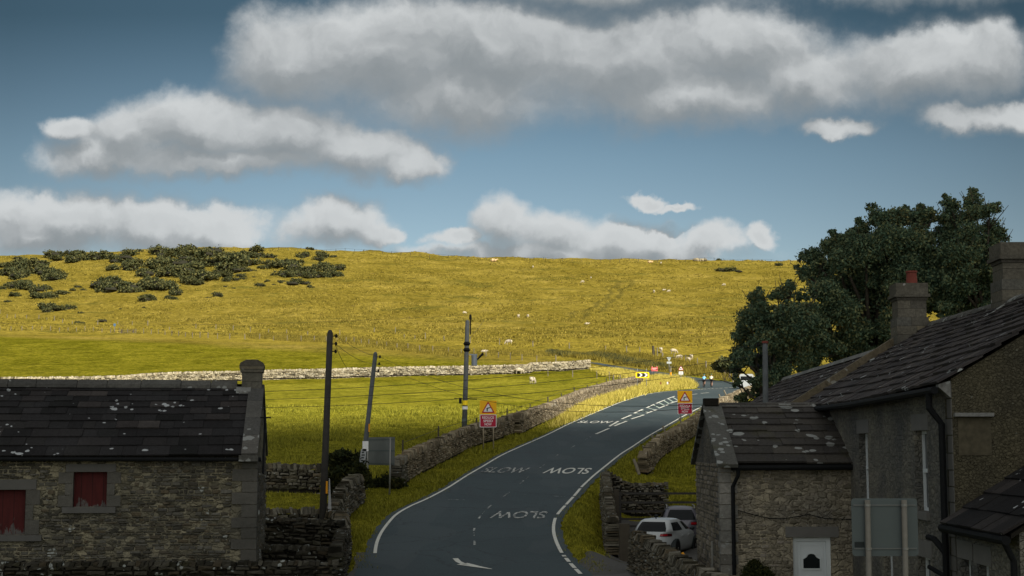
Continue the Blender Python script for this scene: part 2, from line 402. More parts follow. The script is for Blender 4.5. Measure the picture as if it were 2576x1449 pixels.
m, t, b = mk('asphalt'); co = t.n('ShaderNodeTexCoord').outputs['Object']
a = t.noise(co, 0.22, 4, 0.6); g = t.noise(co, 14, 4, 0.8)
c = t.ramp(a, [(0.3, (0.027, 0.043, 0.048)), (0.7, (0.041, 0.060, 0.066))])
c = t.mix(1.0, c, t.ramp(g, [(0.3, (0.70,) * 3), (0.7, (1.3,) * 3)]), 'MULTIPLY')
c = t.mix(t.math('MULTIPLY', t.step(t.noise(t.scale(co, (1, 0.15, 1)), 0.9, 3), 0.5, 0.7), 0.25), c, (0.030, 0.036, 0.042, 1))
ptch = t.step(t.noise(t.scale(co, (1.2, 0.35, 1)), 0.35, 2, 0.4), 0.57, 0.585)
c = t.mix(t.math('MULTIPLY', ptch, 0.22), c, (0.075, 0.088, 0.092, 1))
crk = t.step(t.voro(t.vmath('ADD', co, t.scale(t.noise(co, 1.5, 4, out=1), (1.2, 1.2, 0))), 0.22, 'Distance', 'DISTANCE_TO_EDGE'), 0.0, 0.012, 1, 0)
c = t.mix(t.math('MULTIPLY', crk, 0.55), c, (0.012, 0.016, 0.018, 1))
t.set(b, 'Base Color', c); b.inputs['Roughness'].default_value = 0.75; b.inputs['Specular IOR Level'].default_value = 0.35
bump(t, b, g, 0.5, 0.01); M_ROAD = m
def paintline(name, c0, wear):
    m, t, b = mk(name); co = t.n('ShaderNodeTexCoord').outputs['Object']
    f = t.step(t.noise(co, 5.0, 5, 0.75), wear - 0.08, wear + 0.05)
    t.set(b, 'Base Color', t.mix(f, (0.05, 0.06, 0.065, 1), g3(c0))); b.inputs['Roughness'].default_value = 0.7; return m
M_LINE = paintline('line_paint', (0.62, 0.62, 0.56), 0.36)
M_LINEW = paintline('line_paint_worn', (0.55, 0.56, 0.52), 0.53)
M_HATCH = paintline('hatch_paint', (0.36, 0.44, 0.38), 0.44)
M_GRAVEL = simple('gravel', (0.085, 0.082, 0.075), 0.95, var=0.5, scale=9, bmp=0.6)
M_CONC = simple('concrete', (0.11, 0.105, 0.10), 0.9, var=0.2, scale=3, bmp=0.2)

ST_PALE = [(0.08, 0.068, 0.045), (0.32, 0.28, 0.19), (0.46, 0.41, 0.29), (0.18, 0.15, 0.10), (0.55, 0.50, 0.38), (0.34, 0.28, 0.17)]
ST_MID = [(0.05, 0.042, 0.028), (0.19, 0.155, 0.10), (0.38, 0.32, 0.22), (0.11, 0.09, 0.06), (0.27, 0.225, 0.155), (0.14, 0.10, 0.06)]
ST_DARK = [(0.04, 0.036, 0.026), (0.12, 0.11, 0.08), (0.22, 0.205, 0.165), (0.07, 0.063, 0.047), (0.16, 0.13, 0.085)]
ST_BARN = [(0.050, 0.047, 0.038), (0.092, 0.088, 0.072), (0.14, 0.134, 0.115), (0.072, 0.068, 0.057), (0.11, 0.09, 0.06), (0.085, 0.083, 0.075)]
M_WALL_PALE = stone('stone_pale', ST_PALE, 0.0, moss=0.2, lo=.5, hi=1.4)
M_WALL_MID = stone('stone_mid', ST_MID, 0.5, 1.6, (0.4, 0.38, 0.32), moss=0.35)
M_WALL_DARK = stone('stone_dark', ST_DARK, 0.85, 2.2, (0.26, 0.28, 0.27), moss=0.3, lth=0.70)
M_WALL_BLACK = stone('stone_black', [(0.016, 0.015, 0.011), (0.04, 0.037, 0.028), (0.075, 0.07, 0.055), (0.026, 0.024, 0.018), (0.055, 0.045, 0.03)], 0.9, 2.4, (0.26, 0.28, 0.27), moss=0.3, lth=0.66)
M_CORE = simple('wall_core', (0.014, 0.012, 0.009), 1.0, var=0.4)
M_BARN = stone('barn_stone', ST_BARN, 0.9, 1.1, (0.34, 0.36, 0.34), lth=0.72)
M_QUOIN = stone('quoin_stone', [(0.080, 0.078, 0.070), (0.108, 0.104, 0.092), (0.092, 0.088, 0.078)], 0.7, 1.2, (0.34, 0.35, 0.33), lth=0.80, lo=0.8, hi=1.15)
M_SLATE = stone('roof_slab', [(0.012, 0.012, 0.012), (0.016, 0.0155, 0.016), (0.018, 0.017, 0.018), (0.026, 0.025, 0.026), (0.020, 0.020, 0.020), (0.038, 0.033, 0.032), (0.019, 0.019, 0.020), (0.024, 0.023, 0.024), (0.060, 0.053, 0.05)], 1.0, 1.7, (0.36, 0.38, 0.39), lth=0.735, lo=0.65, hi=1.3)
M_SLATE2 = stone('roof_slab_lichen', [(0.045, 0.042, 0.040), (0.060, 0.055, 0.05), (0.038, 0.036, 0.034), (0.075, 0.068, 0.058)], 1.0, 1.1, (0.25, 0.26, 0.25), lth=0.585, moss=0.25)
M_SLATE3 = stone('roof_slab_far', [(0.048, 0.043, 0.044), (0.064, 0.057, 0.056), (0.038, 0.035, 0.036), (0.095, 0.084, 0.078)], 1.0, 1.5, (0.34, 0.36, 0.36), lth=0.72, lo=0.75, hi=1.2)
M_RIDGE = stone('ridge_stone', [(0.085, 0.085, 0.078), (0.11, 0.105, 0.095), (0.07, 0.07, 0.066)], 0.8, 1.2, (0.27, 0.28, 0.27), lth=0.62)
M_RIDGE_L = stone('ridge_stone_pale', [(0.17, 0.175, 0.17), (0.21, 0.21, 0.20), (0.14, 0.145, 0.14)], 0.8, 1.5, (0.32, 0.34, 0.33), lth=0.62)
def rubble_shade(name, c_lo, c_hi, mort, scale=(1, 1, 1), speck=(0.22, 0.22, 0.2), spth=0.80):
    m, t, b = mk(name); co = t.n('ShaderNodeTexCoord').outputs['Object']
    wv = t.vmath('ADD', t.scale(co, scale), t.scale(t.noise(co, 3.0, 3, out=1), (0.3, 0.3, 0.3)))
    d = t.voro(wv, 4.2, 'Distance', 'DISTANCE_TO_EDGE'); cv = t.voro(wv, 4.2, 'Color')
    r_ = t.n('ShaderNodeSeparateXYZ', Vector=cv).outputs[0]
    c = t.mix(r_, g3(c_lo), g3(c_hi))
    c = t.mix(t.step(d, 0.01, 0.09, 0.6, 0), c, g3(mort))
    c = t.mix(1.0, c, t.ramp(t.noise(co, 0.6, 3), [(0.3, (0.62, 0.64, 0.68)), (0.7, (1.3, 1.25, 1.1))]), 'MULTIPLY')
    c = t.mix(1.0, c, t.ramp(t.noise(co, 18, 4, 0.7), [(0.3, (0.6,) * 3), (0.7, (1.35,) * 3)]), 'MULTIPLY')
    c = t.mix(t.step(t.noise(co, 9, 2, 0.4), spth - 0.09, spth - 0.05), c, g3(speck))
    t.set(b, 'Base Color', c); b.inputs['Roughness'].default_value = 0.95; b.inputs['Specular IOR Level'].default_value = 0.1
    bump(t, b, t.math('ADD', t.step(d, 0.0, 0.12), t.noise(co, 12, 4)), 0.8, 0.04); return m
M_MORTAR = rubble_shade('barn_mortar', (0.06, 0.058, 0.048), (0.26, 0.24, 0.18), (0.17, 0.16, 0.12), (1, 1, 1.8))
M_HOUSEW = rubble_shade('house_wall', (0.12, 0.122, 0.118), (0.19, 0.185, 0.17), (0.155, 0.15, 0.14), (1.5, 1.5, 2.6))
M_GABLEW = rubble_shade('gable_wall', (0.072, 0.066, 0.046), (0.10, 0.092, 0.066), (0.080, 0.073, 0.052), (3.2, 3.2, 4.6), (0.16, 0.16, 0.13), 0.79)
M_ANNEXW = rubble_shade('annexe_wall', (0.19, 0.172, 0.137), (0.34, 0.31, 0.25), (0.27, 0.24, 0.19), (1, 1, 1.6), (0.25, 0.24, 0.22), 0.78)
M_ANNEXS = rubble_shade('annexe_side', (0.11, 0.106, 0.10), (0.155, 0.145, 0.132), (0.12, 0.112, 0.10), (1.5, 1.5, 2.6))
M_LINTEL = simple('dressed_stone', (0.14, 0.137, 0.13), 0.9, var=0.2, scale=3, bmp=0.2)
M_LINTEL_D = simple('dressed_stone_dark', (0.10, 0.098, 0.092), 0.9, var=0.2, scale=3, bmp=0.2)
M_ASHLAR = stone('chimney_stone', [(0.075, 0.072, 0.062), (0.13, 0.12, 0.095), (0.06, 0.057, 0.05), (0.15, 0.13, 0.09), (0.10, 0.10, 0.09)], 0.7, 1.8, (0.35, 0.35, 0.33), lth=0.78, lo=0.55, hi=1.3)
m, t, b = mk('red_boards'); co = t.n('ShaderNodeTexCoord').outputs['Object']
pl = t.n('ShaderNodeTexWave', {'wave_type': 'BANDS', 'bands_direction': 'X', 'wave_profile': 'SAW'}, Vector=co); pl.inputs['Scale'].default_value = 1.1
sepz = t.n('ShaderNodeSeparateXYZ', Vector=t.n('ShaderNodeTexCoord').outputs['Generated']).outputs[2]
wn = t.noise(t.scale(co, (1, 1, 0.28)), 9, 5, 0.7)
f = t.step(t.math('ADD', wn, t.math('MULTIPLY', sepz, -0.75)), 0.40, 0.47)
c = t.mix(t.noise(t.scale(co, (1, 1, 0.2)), 8, 4), (0.030, 0.007, 0.007, 1), (0.100, 0.016, 0.015, 1))
c = t.mix(f, c, (0.10, 0.095, 0.09, 1))
c = t.mix(t.step(pl.outputs[1], 0.0, 0.08, 1, 0), c, (0.01, 0.006, 0.006, 1))
t.set(b, 'Base Color', c); b.inputs['Roughness'].default_value = 0.85; M_RED = m
M_DARK = simple('black_iron', (0.010, 0.011, 0.012), 0.75, var=0.2, spec=0.1)
M_NPOST = simple('dull_steel_post', (0.17, 0.16, 0.135), 0.6, 0.1, var=0.2, scale=12)
M_POLE = simple('creosoted_wood', (0.050, 0.047, 0.042), 0.9, var=0.45, scale=5, bmp=0.4)
M_POLE2 = simple('grey_wood', (0.105, 0.115, 0.12), 0.9, var=0.4, scale=5, bmp=0.4)
M_POST = simple('weathered_post', (0.20, 0.175, 0.13), 0.95, var=0.4, scale=5, bmp=0.4)
M_POSTD = simple('dark_post', (0.07, 0.06, 0.045), 0.95, var=0.4, scale=5, bmp=0.4)
M_GALV = simple('galvanised_steel', (0.25, 0.25, 0.23), 0.45, 0.3, var=0.15, scale=10)
M_POSTTAN = simple('sign_post_tan', (0.36, 0.30, 0.21), 0.6, 0.1, var=0.15, scale=10)
M_SIGNBACK = simple('sign_back_grey', (0.090, 0.110, 0.110), 0.5, 0.2, var=0.08, scale=2)
M_SIGNBACK2 = simple('sign_back_rusty', (0.15, 0.16, 0.155), 0.6, 0.2, var=0.3, scale=1.5)
M_YEL = simple('sign_yellow', (0.95, 0.50, 0.006), 0.5, var=0.03)
M_YEL2 = simple('board_yellow', (0.95, 0.68, 0.01), 0.5, var=0.03)
M_SRED = simple('sign_red', (0.45, 0.015, 0.025), 0.5, var=0.05)
M_PRED = simple('plate_red', (0.42, 0.008, 0.040), 0.5, var=0.05)
M_FRED = simple('sign_red_faded', (0.70, 0.14, 0.13), 0.6, var=0.1)
M_WHITE = simple('sign_white', (0.80, 0.80, 0.80), 0.5, var=0.03)
M_BLACK = simple('sign_black', (0.012, 0.018, 0.018), 0.5, var=0.1)
M_ORANGE = simple('orange_band', (0.75, 0.32, 0.01), 0.6, var=0.1)
M_UPVC = simple('white_upvc', (0.62, 0.67, 0.70), 0.4, var=0.04)
M_TERRA = simple('terracotta', (0.17, 0.042, 0.030), 0.85, var=0.25, scale=5)
M_BARK = simple('bark', (0.05, 0.042, 0.032), 0.95, var=0.4, scale=4, bmp=0.5)
M_FLEECE = simple('fleece', (0.50, 0.44, 0.33), 1.0, var=0.2, scale=8, spec=0.0)
M_CREAM = simple('cream_hide', (0.62, 0.44, 0.24), 1.0, var=0.15, scale=8, spec=0.0)
m, t, b = mk('window_glass'); b.inputs['Base Color'].default_value = (0.012, 0.016, 0.018, 1); b.inputs['Roughness'].default_value = 0.06
b.inputs['Specular IOR Level'].default_value = 0.5; M_GLASS = m
m, t, b = mk('car_glass'); b.inputs['Base Color'].default_value = (0.008, 0.010, 0.011, 1); b.inputs['Roughness'].default_value = 0.08
b.inputs['Specular IOR Level'].default_value = 0.22; M_CGLASS = m
def carpaint(name, c):
    m, t, b = mk(name); b.inputs['Base Color'].default_value = g3(c); b.inputs['Roughness'].default_value = 0.3
    b.inputs['Coat Weight'].default_value = 0.6; b.inputs['Coat Roughness'].default_value = 0.05; return m
M_CARW = carpaint('white_paint', (0.50, 0.53, 0.54)); M_CARS = carpaint('silver_paint', (0.13, 0.125, 0.15))
M_TYRE = simple('tyre', (0.012, 0.012, 0.012), 0.9)
M_TAIL = simple('tail_lamp', (0.30, 0.006, 0.012), 0.2, spec=0.5); M_TAILD = simple('tail_lamp_dark', (0.06, 0.004, 0.006), 0.2, spec=0.5)

# ------------------------------------------------------------------ terrain
def lattice(seed):
    r = np.random.default_rng(seed).random((256, 256))
    def f(x, y):
        xi = np.floor(x).astype(int); yi = np.floor(y).astype(int); fx = x - xi; fy = y - yi
        fx = fx * fx * (3 - 2 * fx); fy = fy * fy * (3 - 2 * fy)
        g = lambda a, b: r[a % 256, b % 256]
        return (g(xi, yi) * (1 - fx) + g(xi + 1, yi) * fx) * (1 - fy) + (g(xi, yi + 1) * (1 - fx) + g(xi + 1, yi + 1) * fx) * fy
    return f
L1, L2, L3 = lattice(1), lattice(2), lattice(3)
def bumps(X, Y):
    hill = sst(262, 300, Y + 0.7 * X)
    near = sst(130, 220, Y) * 0.10 * (L1(X / 4, Y / 4) - .5)
    return near + hill * (1.1 * (L1(X / 11 + 9, Y / 11) - .5) + 0.75 * (L2(X / 4.5, Y / 4.5) - .5) + 0.55 * (L3(X / 2.1, Y / 2.1) - .5))
def Hb(X, Y): return Hn(X, Y) + bumps(np.asarray(X, float), np.asarray(Y, float))
ys = np.concatenate([np.arange(-30, 30, 2.0), np.arange(30, 130, 0.6), np.arange(130, 300, 1.5), np.arange(300, 715, 2.2), np.geomspace(718, 3000, 24)])
ss = np.linspace(-1, 1, 321)
YY, SS = np.meshgrid(ys, ss, indexing='ij')
XX = SS * (24 + 0.50 * np.abs(YY))
ZZ = Hb(XX, YY)
nr, nc = YY.shape
idx = np.arange(nr * nc).reshape(nr, nc)
q = np.stack([idx[:-1, :-1], idx[:-1, 1:], idx[1:, 1:], idx[1:, :-1]], -1).reshape(-1, 4)
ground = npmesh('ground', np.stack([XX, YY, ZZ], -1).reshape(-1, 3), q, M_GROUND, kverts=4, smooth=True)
tag(ground, kind='structure')

# ------------------------------------------------------------------ road
def dens(pts, step=0.8):
    P = [np.array([p[0], p[1]], float) for p in pts]; out = [P[0]]
    # Catmull-Rom through the points
    for i in range(len(P) - 1):
        p0 = P[max(i - 1, 0)]; p1 = P[i]; p2 = P[i + 1]; p3 = P[min(i + 2, len(P) - 1)]
        n = max(1, int(np.linalg.norm(p2 - p1) / step))
        for k in range(1, n + 1):
            s = k / n
            out.append(0.5 * ((2 * p1) + (-p0 + p2) * s + (2 * p0 - 5 * p1 + 4 * p2 - p3) * s * s + (-p0 + 3 * p1 - 3 * p2 + p3) * s ** 3))
    return np.array(out)
def resamp(P, n):
    d = np.r_[0, np.cumsum(np.linalg.norm(np.diff(P, axis=0), axis=1))]; s = np.linspace(0, d[-1], n)
    return np.stack([np.interp(s, d, P[:, 0]), np.interp(s, d, P[:, 1])], 1)
def tang(P):
    T = np.gradient(P, axis=0); return T / np.maximum(np.linalg.norm(T, axis=1)[:, None], 1e-9)
def offs(P, d):
    T = tang(P); return P + np.stack([-T[:, 1], T[:, 0]], 1) * d
C5 = crop(1500, 1750, .3824)
Lpx = [C5(0, 1230), C5(15, 1130), C5(60, 1020), C5(130, 920), C5(210, 830), C5(300, 770), C5(385, 725), C5(545, 655), C5(760, 540), C5(900, 450),
       C5(1100, 330), C5(1310, 205), C5(1500, 115), C5(1755, 2), C3(330, 575), C3(430, 525), C3(560, 468), C3(700, 410), C3(830, 365), C3(900, 347), C3(1000, 332), C3(1080, 325)]
Rpx = [C3(490, 1449), C3(420, 1375), C3(370, 1310), C3(335, 1230), C3(325, 1170), C3(335, 1110), C3(360, 1070), C3(410, 1015), C3(460, 960), C3(500, 912), C3(560, 855),
       C3(620, 805), C3(690, 748), C3(740, 710), C3(800, 672), C3(880, 618), C3(960, 570), C3(1040, 525), C3(1100, 490), C3(1170, 453), C3(1250, 412), C3(1330, 376), C3(1400, 352)]
Lx = [Vector((Lpx[0].x + 0.1, 44, 0)), Vector((Lpx[0].x + 0.6, 36, 0)), Vector((Lpx[0].x + 1.8, 24, 0)), Vector((Lpx[0].x + 3, 6, 0)), Vector((-0.5, -20, 0))][::-1]
Rx = [Vector((Rpx[0].x + 0.6, 41.5, 0)), Vector((Rpx[0].x + 1.6, 36, 0)), Vector((Rpx[0].x + 2.6, 24, 0)), Vector((Rpx[0].x + 3.4, 6, 0)), Vector((6.5, -20, 0))][::-1]
Lpx2 = Lx + [p for p in Lpx if p.y > 46] + [C3(1195, 316), C3(1300, 310), C3(1400, 304), C3(1500, 300), C3(1640, 297)]
Rpx2 = Rx + [p for p in Rpx if p.y > 43] + [C3(1500, 338), C3(1640, 330)]
LD, RD = dens(Lpx2), dens(Rpx2)
NL = 420
LL, RR = offs(resamp(LD, NL), 0.30), offs(resamp(RD, NL), -0.30)
def sheet(name, A, B, mat, off, lat=10, jag=0.0):
    s = np.linspace(0, 1, lat + 1)[None, :, None]
    P = A[:, None, :] * (1 - s) + B[:, None, :] * s
    if jag:
        n = len(A); P[:, 0, :] += (rng.random((n, 2)) - .5) * jag; P[:, -1, :] += (rng.random((n, 2)) - .5) * jag
    Z = Hn(P[..., 0], P[..., 1]) + off
    V = np.concatenate([P, Z[..., None]], -1); n0, n1 = V.shape[:2]
    id_ = np.arange(n0 * n1).reshape(n0, n1)
    q = np.stack([id_[:-1, :-1], id_[:-1, 1:], id_[1:, 1:], id_[1:, :-1]], -1).reshape(-1, 4)[:, ::-1]
    return npmesh(name, V, q, mat, kverts=4, smooth=True)
tag(sheet('road', LL, RR, M_ROAD, 0.05, 14, 0.12), kind='structure')
SF = dens([C3(540, 149), C3(590, 154), C3(700, 173), C3(850, 195), C3(1000, 215), C3(1150, 238), C3(1300, 260), C3(1430, 274), C3(1560, 284), C3(1720, 292)], 1.5)
SN = dens([C3(540, 156), C3(590, 164), C3(700, 188), C3(850, 214), C3(940, 230), C3(1100, 244), C3(1165, 262), C3(1205, 312), C3(1420, 306), C3(1640, 300)], 1.5)
tag(sheet('side_road', resamp(SF, 160), resamp(SN, 160), M_ROAD, 0.045, 8), kind='structure')

def ribbon(mb, P, wd, off=0.066, s0=0.0, s1=None, taper=False):
    P = np.asarray(P)
    if len(P) < 2: return
    d = np.r_[0, np.cumsum(np.linalg.norm(np.diff(P, axis=0), axis=1))]
    s1 = d[-1] if s1 is None else s1
    n = max(2, int((s1 - s0) / 0.6) + 1); s = np.linspace(s0, s1, n)
    Q = np.stack([np.interp(s, d, P[:, 0]), np.interp(s, d, P[:, 1])], 1); T = tang(Q)
    Nn = np.stack([-T[:, 1], T[:, 0]], 1)
    wv = wd / 2 * (np.linspace(1, .1, n) if taper else np.ones(n))[:, None]
    A, B = Q + Nn * wv, Q - Nn * wv
    o = len(mb.v)
    for p in np.concatenate([A, B]): mb.v.append((p[0], p[1], H(p[0], p[1]) + off))
    for i in range(n - 1): mb.f.append((o + i, o + n + i, o + n + i + 1, o + i + 1)); mb.m.append(0)
def lenof(P): return float(np.sum(np.linalg.norm(np.diff(P, axis=0), axis=1)))
mk1 = MB()
LDm = dens([p for p in Lpx if p.y > 40]); ribbon(mk1, LDm, 0.115)
RDm = dens(Rpx, 0.15); yr = RDm[:, 1]
def seg_by_y(P, y0, y1): return P[(P[:, 1] >= y0) & (P[:, 1] <= y1)]
yb = [C3(490, 1449).y, C3(380, 1330).y, C3(345, 1250).y, C3(335, 1100).y, C3(345, 1085).y, C3(490, 925).y]
k = yb[0]
while k < yb[1]: ribbon(mk1, seg_by_y(RDm, k, min(k + 1.0, yb[1])), 0.13); k += 1.09
ribbon(mk1, seg_by_y(RDm, yb[1] + .3, yb[3] - .2), 0.12)
k = yb[4]
while k < yb[5]: ribbon(mk1, seg_by_y(RDm, k, k + 2.7), 0.12); k += 2.77
ribbon(mk1, seg_by_y(RDm, yb[5] + .3, 400), 0.115)
LDm2 = dens([C3(1165, 323), C3(1250, 316), C3(1330, 311), C3(1420, 306)])
k = 0
while k < lenof(LDm2): ribbon(mk1, LDm2, 0.25, s0=k, s1=min(k + 1.2, lenof(LDm2))); k += 1.9
# hatched centre
up = [((665, 545), (720, 513)), ((740, 500), (798, 475)), ((815, 465), (868, 440)), ((890, 432), (937, 410)), ((950, 405), (1003, 383)), ((1015, 377), (1062, 360))]
lo = [((695, 543), (770, 513)), ((798, 500), (875, 475)), ((890, 465), (952, 443)), ((965, 434), (1020, 413)), ((1035, 404), (1085, 388)), ((1150, 352), (1200, 346)), ((1220, 343), (1270, 338)), ((583, 592), (662, 558))]
for a, b_ in up + lo: ribbon(mk1, dens([C3(*a), C3(*b_)]), 0.17)
tag(mk1.build('road_marking', M_LINE, fix=False), kind='structure')
mk2 = MB()
UPl = resamp(dens([C3(*p) for s in up for p in s]), 12); LOl = resamp(dens([C3(*p) for s in lo[:5] for p in s]), 12)
for i in range(1, 12):
    ribbon(mk2, dens([tuple(UPl[i - 1] * .55 + UPl[i] * .45), tuple(LOl[i])]), 0.16)
tag(mk2.build('road_marking', M_HATCH, fix=False), kind='structure')
mk3 = MB()
CP_ = [C5(1050, 1330), C5(1040, 1100), C5(1040, 965), C5(1105, 835), C5(1215, 725), C5(1390, 600), C5(1555, 465), C5(1740, 320), C5(1915, 190), C3(350, 718), C3(455, 663), C3(552, 608)]
CD = dens(CP_)
for p in CP_[1:]:
    T = None; j = int(np.argmin(np.linalg.norm(CD - np.array([p.x, p.y]), axis=1))); ribbon(mk3, CD[max(j - 1, 0):j + 1], 0.07)
k = 6
while k < lenof(CD) - 2: ribbon(mk3, CD, 0.02, s0=k, s1=k + 1.0); k += 6
for a_, b_ in ((C5(730, 665), C5(940, 668)), (C5(1530, 612), C5(1590, 614)), (C5(1870, 628), C5(1985, 634))): ribbon(mk3, dens([a_, b_], .3), 0.06)
arrow = dens([C5(840, 1285), C5(880, 1325), C5(950, 1355), C5(1060, 1370), C5(1225, 1398)], 0.3)
mk4 = MB(); ribbon(mk4, arrow[:len(arrow) // 2 + 1], 0.18)
ribbon(mk4, arrow[len(arrow) // 2 - 1:], 0.46, taper=True); tag(mk4.build('road_marking', M_LINE, fix=False), kind='structure')
tag(mk3.build('road_marking', M_LINEW, fix=False), kind='structure')
def roadtext(body, c, wdt, hgt, flip, mat):
    j = int(np.argmin(np.linalg.norm(RDm - np.array([c.x, c.y]), axis=1))); T = tang(RDm)[j]
    T = np.array([T[0] * .8, T[1]]); T /= np.linalg.norm(T); Rt = np.array([T[1], -T[0]])
    if flip: T = -T; Rt = -Rt
    vs, fs = text_geo(body, 1.0, 1.0, 0.012)
    xs = [p[0] for p in vs]; ysv = [p[1] for p in vs]; x0, x1, y0, y1 = min(xs), max(xs), min(ysv), max(ysv)
    mb = MB(); V = []
    for x, y in vs:
        a = ((x - x0) / (x1 - x0) - .5) * wdt; b2 = ((y - y0) / (y1 - y0) - .5) * hgt
        X = c.x + Rt[0] * a + T[0] * b2; Y = c.y + Rt[1] * a + T[1] * b2
        V.append((X, Y, H(X, Y) + 0.072))
    mb.add(V, fs); tag(mb.build('road_marking', mat, fix=False), kind='structure')
roadtext('SLOW', C3(580, 519), 2.5, 2.5, False, M_LINE)
roadtext('SLOW', C3(412, 817), 2.25, 2.9, True, M_LINE)
roadtext('SLOW', C5(1365, 354), 2.2, 2.7, False, M_LINEW)
roadtext('SLOW', C5(1508, 826), 2.15, 2.1, True, M_LINEW)

# gravel verge entry, drive slab and yard
def poly_sheet(name, pts, mat, off, step=0.5):
    P = np.array([(p[0], p[1]) for p in pts]); n = len(P)
    half = n // 2; A = resamp(P[:half], 40); B = resamp(P[half:][::-1], 40)
    return sheet(name, A, B, mat, off, 16, 0.15)
Cg = crop(2350, 1550, .52)
tag(poly_sheet('gravel_drive', [(1.6, 30), (1.75, 44), (2.2, 48), (2.6, 51.3), (5.2, 52.5), (5.1, 48), (5.0, 40), (5, 30)], M_GRAVEL, 0.03), kind='structure')
tag(poly_sheet('yard', [(3.2, 52.2), (3.8, 60), (4.2, 65.5), (9.5, 65.5), (9.3, 60), (8.8, 52.2)], M_GRAVEL, 0.024), kind='structure')
pv = MB(); pv.box(2.35, 3.6, 36, 47.3, -4.3, -3.78); o = pv.build('pavement', M_CONC); tag(o, kind='structure')
tag(poly_sheet('gravel_layby', [(-5.0, 30), (-4.9, 44), (-5.0, 47.6), (-5.2, 50.2), (-3.6, 50.2), (-3.6, 47), (-3.4, 44), (-3.2, 30)], M_GRAVEL, 0.03), kind='structure')
# ------------------------------------------------------------------ dry stone walls
def drystone(label, path, Ht, T, sl, sh, mat, group='dry stone walls', cope=0.22, name='stone_wall', lean=0.25, z0off=-0.15, Hf=None):
    P = dens([(p[0], p[1]) for p in path], 0.5); d = np.r_[0, np.cumsum(np.linalg.norm(np.diff(P, axis=0), axis=1))]; Ltot = d[-1]
    TT = tang(P); mb = MB()
    def pt(s):
        x = np.interp(s, d, P[:, 0]); y = np.interp(s, d, P[:, 1]); tx = np.interp(s, d, TT[:, 0]); ty = np.interp(s, d, TT[:, 1])
        l = math.hypot(tx, ty); return x, y, tx / l, ty / l, H(x, y)
    hh = Ht - cope
    rows = max(1, int(round(hh / sh))); rh = hh / rows
    U = random.uniform
    # core
    n = max(2, int(Ltot / 1.0)); prev = None
    for i in range(n):
        a, b_ = pt(.22 + (Ltot - .44) * i / n), pt(.22 + (Ltot - .44) * (i + 1) / n); pp = []
        for (zz, th) in ((z0off, T * .40), (hh * 0.96, T * .30)):
            for q_, sg in ((a, 1), (b_, 1), (b_, -1), (a, -1)):
                pp.append((q_[0] - q_[3] * th * sg, q_[1] + q_[2] * th * sg, q_[4] + zz))
        mb.hexa(pp, 1)
    for r in range(rows):
        s = U(-sl, 0); z = z0off * (1 if r == 0 else 0) + r * rh
        tp = 1 - 0.28 * r / max(rows, 1)
        while s < Ltot:
            l = sl * U(0.5, 1.5); a = max(s, 0); e = min(s + l, Ltot); s += l
            if e - a < sl * .25: continue
            m_ = pt((a + e) / 2); g_ = U(.012, .036)
            x, y, tx, ty, zb = m_; L = (e - a) / 2 - g_; wv = T * .5 * tp
            top = z + rh * U(.84, 1.10) - g_; bot = z + U(-.01, .015) if r else z0off
            vs = []
            for zz in (bot, top):
                for (sx, sy) in ((-1, -1), (1, -1), (1, 1), (-1, 1)):
                    jx = sx * L + U(-.12, .12) * L; jy = sy * (wv + U(-.035, .045))
                    vs.append((x + tx * jx - ty * jy, y + ty * jx + tx * jy, zb + zz + U(-.24, .24) * rh))
            o = len(mb.v); mb.v += vs
            for sg in (-1, 1):
                jy = sg * (wv + U(.03, .11)); jx = U(-.3, .3) * L
                mb.v.append((x + tx * jx - ty * jy, y + ty * jx + tx * jy, zb + (bot + top) / 2 + U(-.2, .2) * rh))
            F_ = [(0, 1, 8), (1, 5, 8), (5, 4, 8), (4, 0, 8), (2, 3, 9), (3, 7, 9), (7, 6, 9), (6, 2, 9), (1, 2, 6, 5), (3, 0, 4, 7), (4, 5, 6, 7), (3, 2, 1, 0)]
            mb.f += [tuple(i + o for i in f) for f in F_]; mb.m += [0] * len(F_)
    s = 0.0
    if cope > 0:
        while s < Ltot - .05:
            l = U(.6, 1.5) * max(0.12, sl * .42); x, y, tx, ty, zb = pt(min(s + l / 2, Ltot)); s += l
            ht = cope * U(.75, 1.35); wv = T * .5 * U(.7, .95); k = U(-lean, lean) + lean * .8
            vs = []
            for zz in (hh - .02, hh + ht):
                for (sx, sy) in ((-1, -1), (1, -1), (1, 1), (-1, 1)):
                    jx = sx * (l / 2 - .008) + (k * ht if zz > hh else 0); jy = sy * wv * (1 if zz < hh else U(.55, .95)) + U(-.03, .03)
                    vs.append((x + tx * jx - ty * jy, y + ty * jx + tx * jy, zb + zz + U(-.03, .03)))
            mb.hexa(vs, 0)
    o0 = pt(Ltot / 2)
    o = mb.build(name, [mat, M_CORE], loc=(o0[0], o0[1], o0[4]), fix=False)
    return tag(o, label, 'stone wall', group)
# pixel (1024 px) helpers
PX = lambda u, v, up=0.0: G(u, v, up)
WallFar = [PX(0, 388), PX(60, 387.3), PX(115, 386.3), PX(165, 382.5), PX(240, 380.8), C2(80, 418), C2(400, 412), C2(600, 405), C2(900, 398), C2(1120, 395), C2(1440, 386), C3(200, 207), C3(330, 203), C3(450, 196), C3(545, 188)]
drystone('long pale dry stone wall crossing between the two green fields', WallFar, 1.45, .62, .42, .17, M_WALL_PALE)
WallL = [C2(800, 960), C2(850, 925), C2(900, 900), C2(1000, 850), C2(1100, 800), C2(1190, 760), C2(1300, 730), C2(1440, 680), C3(100, 590), C3(200, 540), C3(300, 500), C3(400, 450), C3(500, 400), C3(600, 365), C3(700, 330), C3(800, 302), C3(860, 285)]
drystone('grey brown dry stone wall along the left verge of the road', WallL, 1.3, .6, .28, .115, M_WALL_MID, lean=.5)
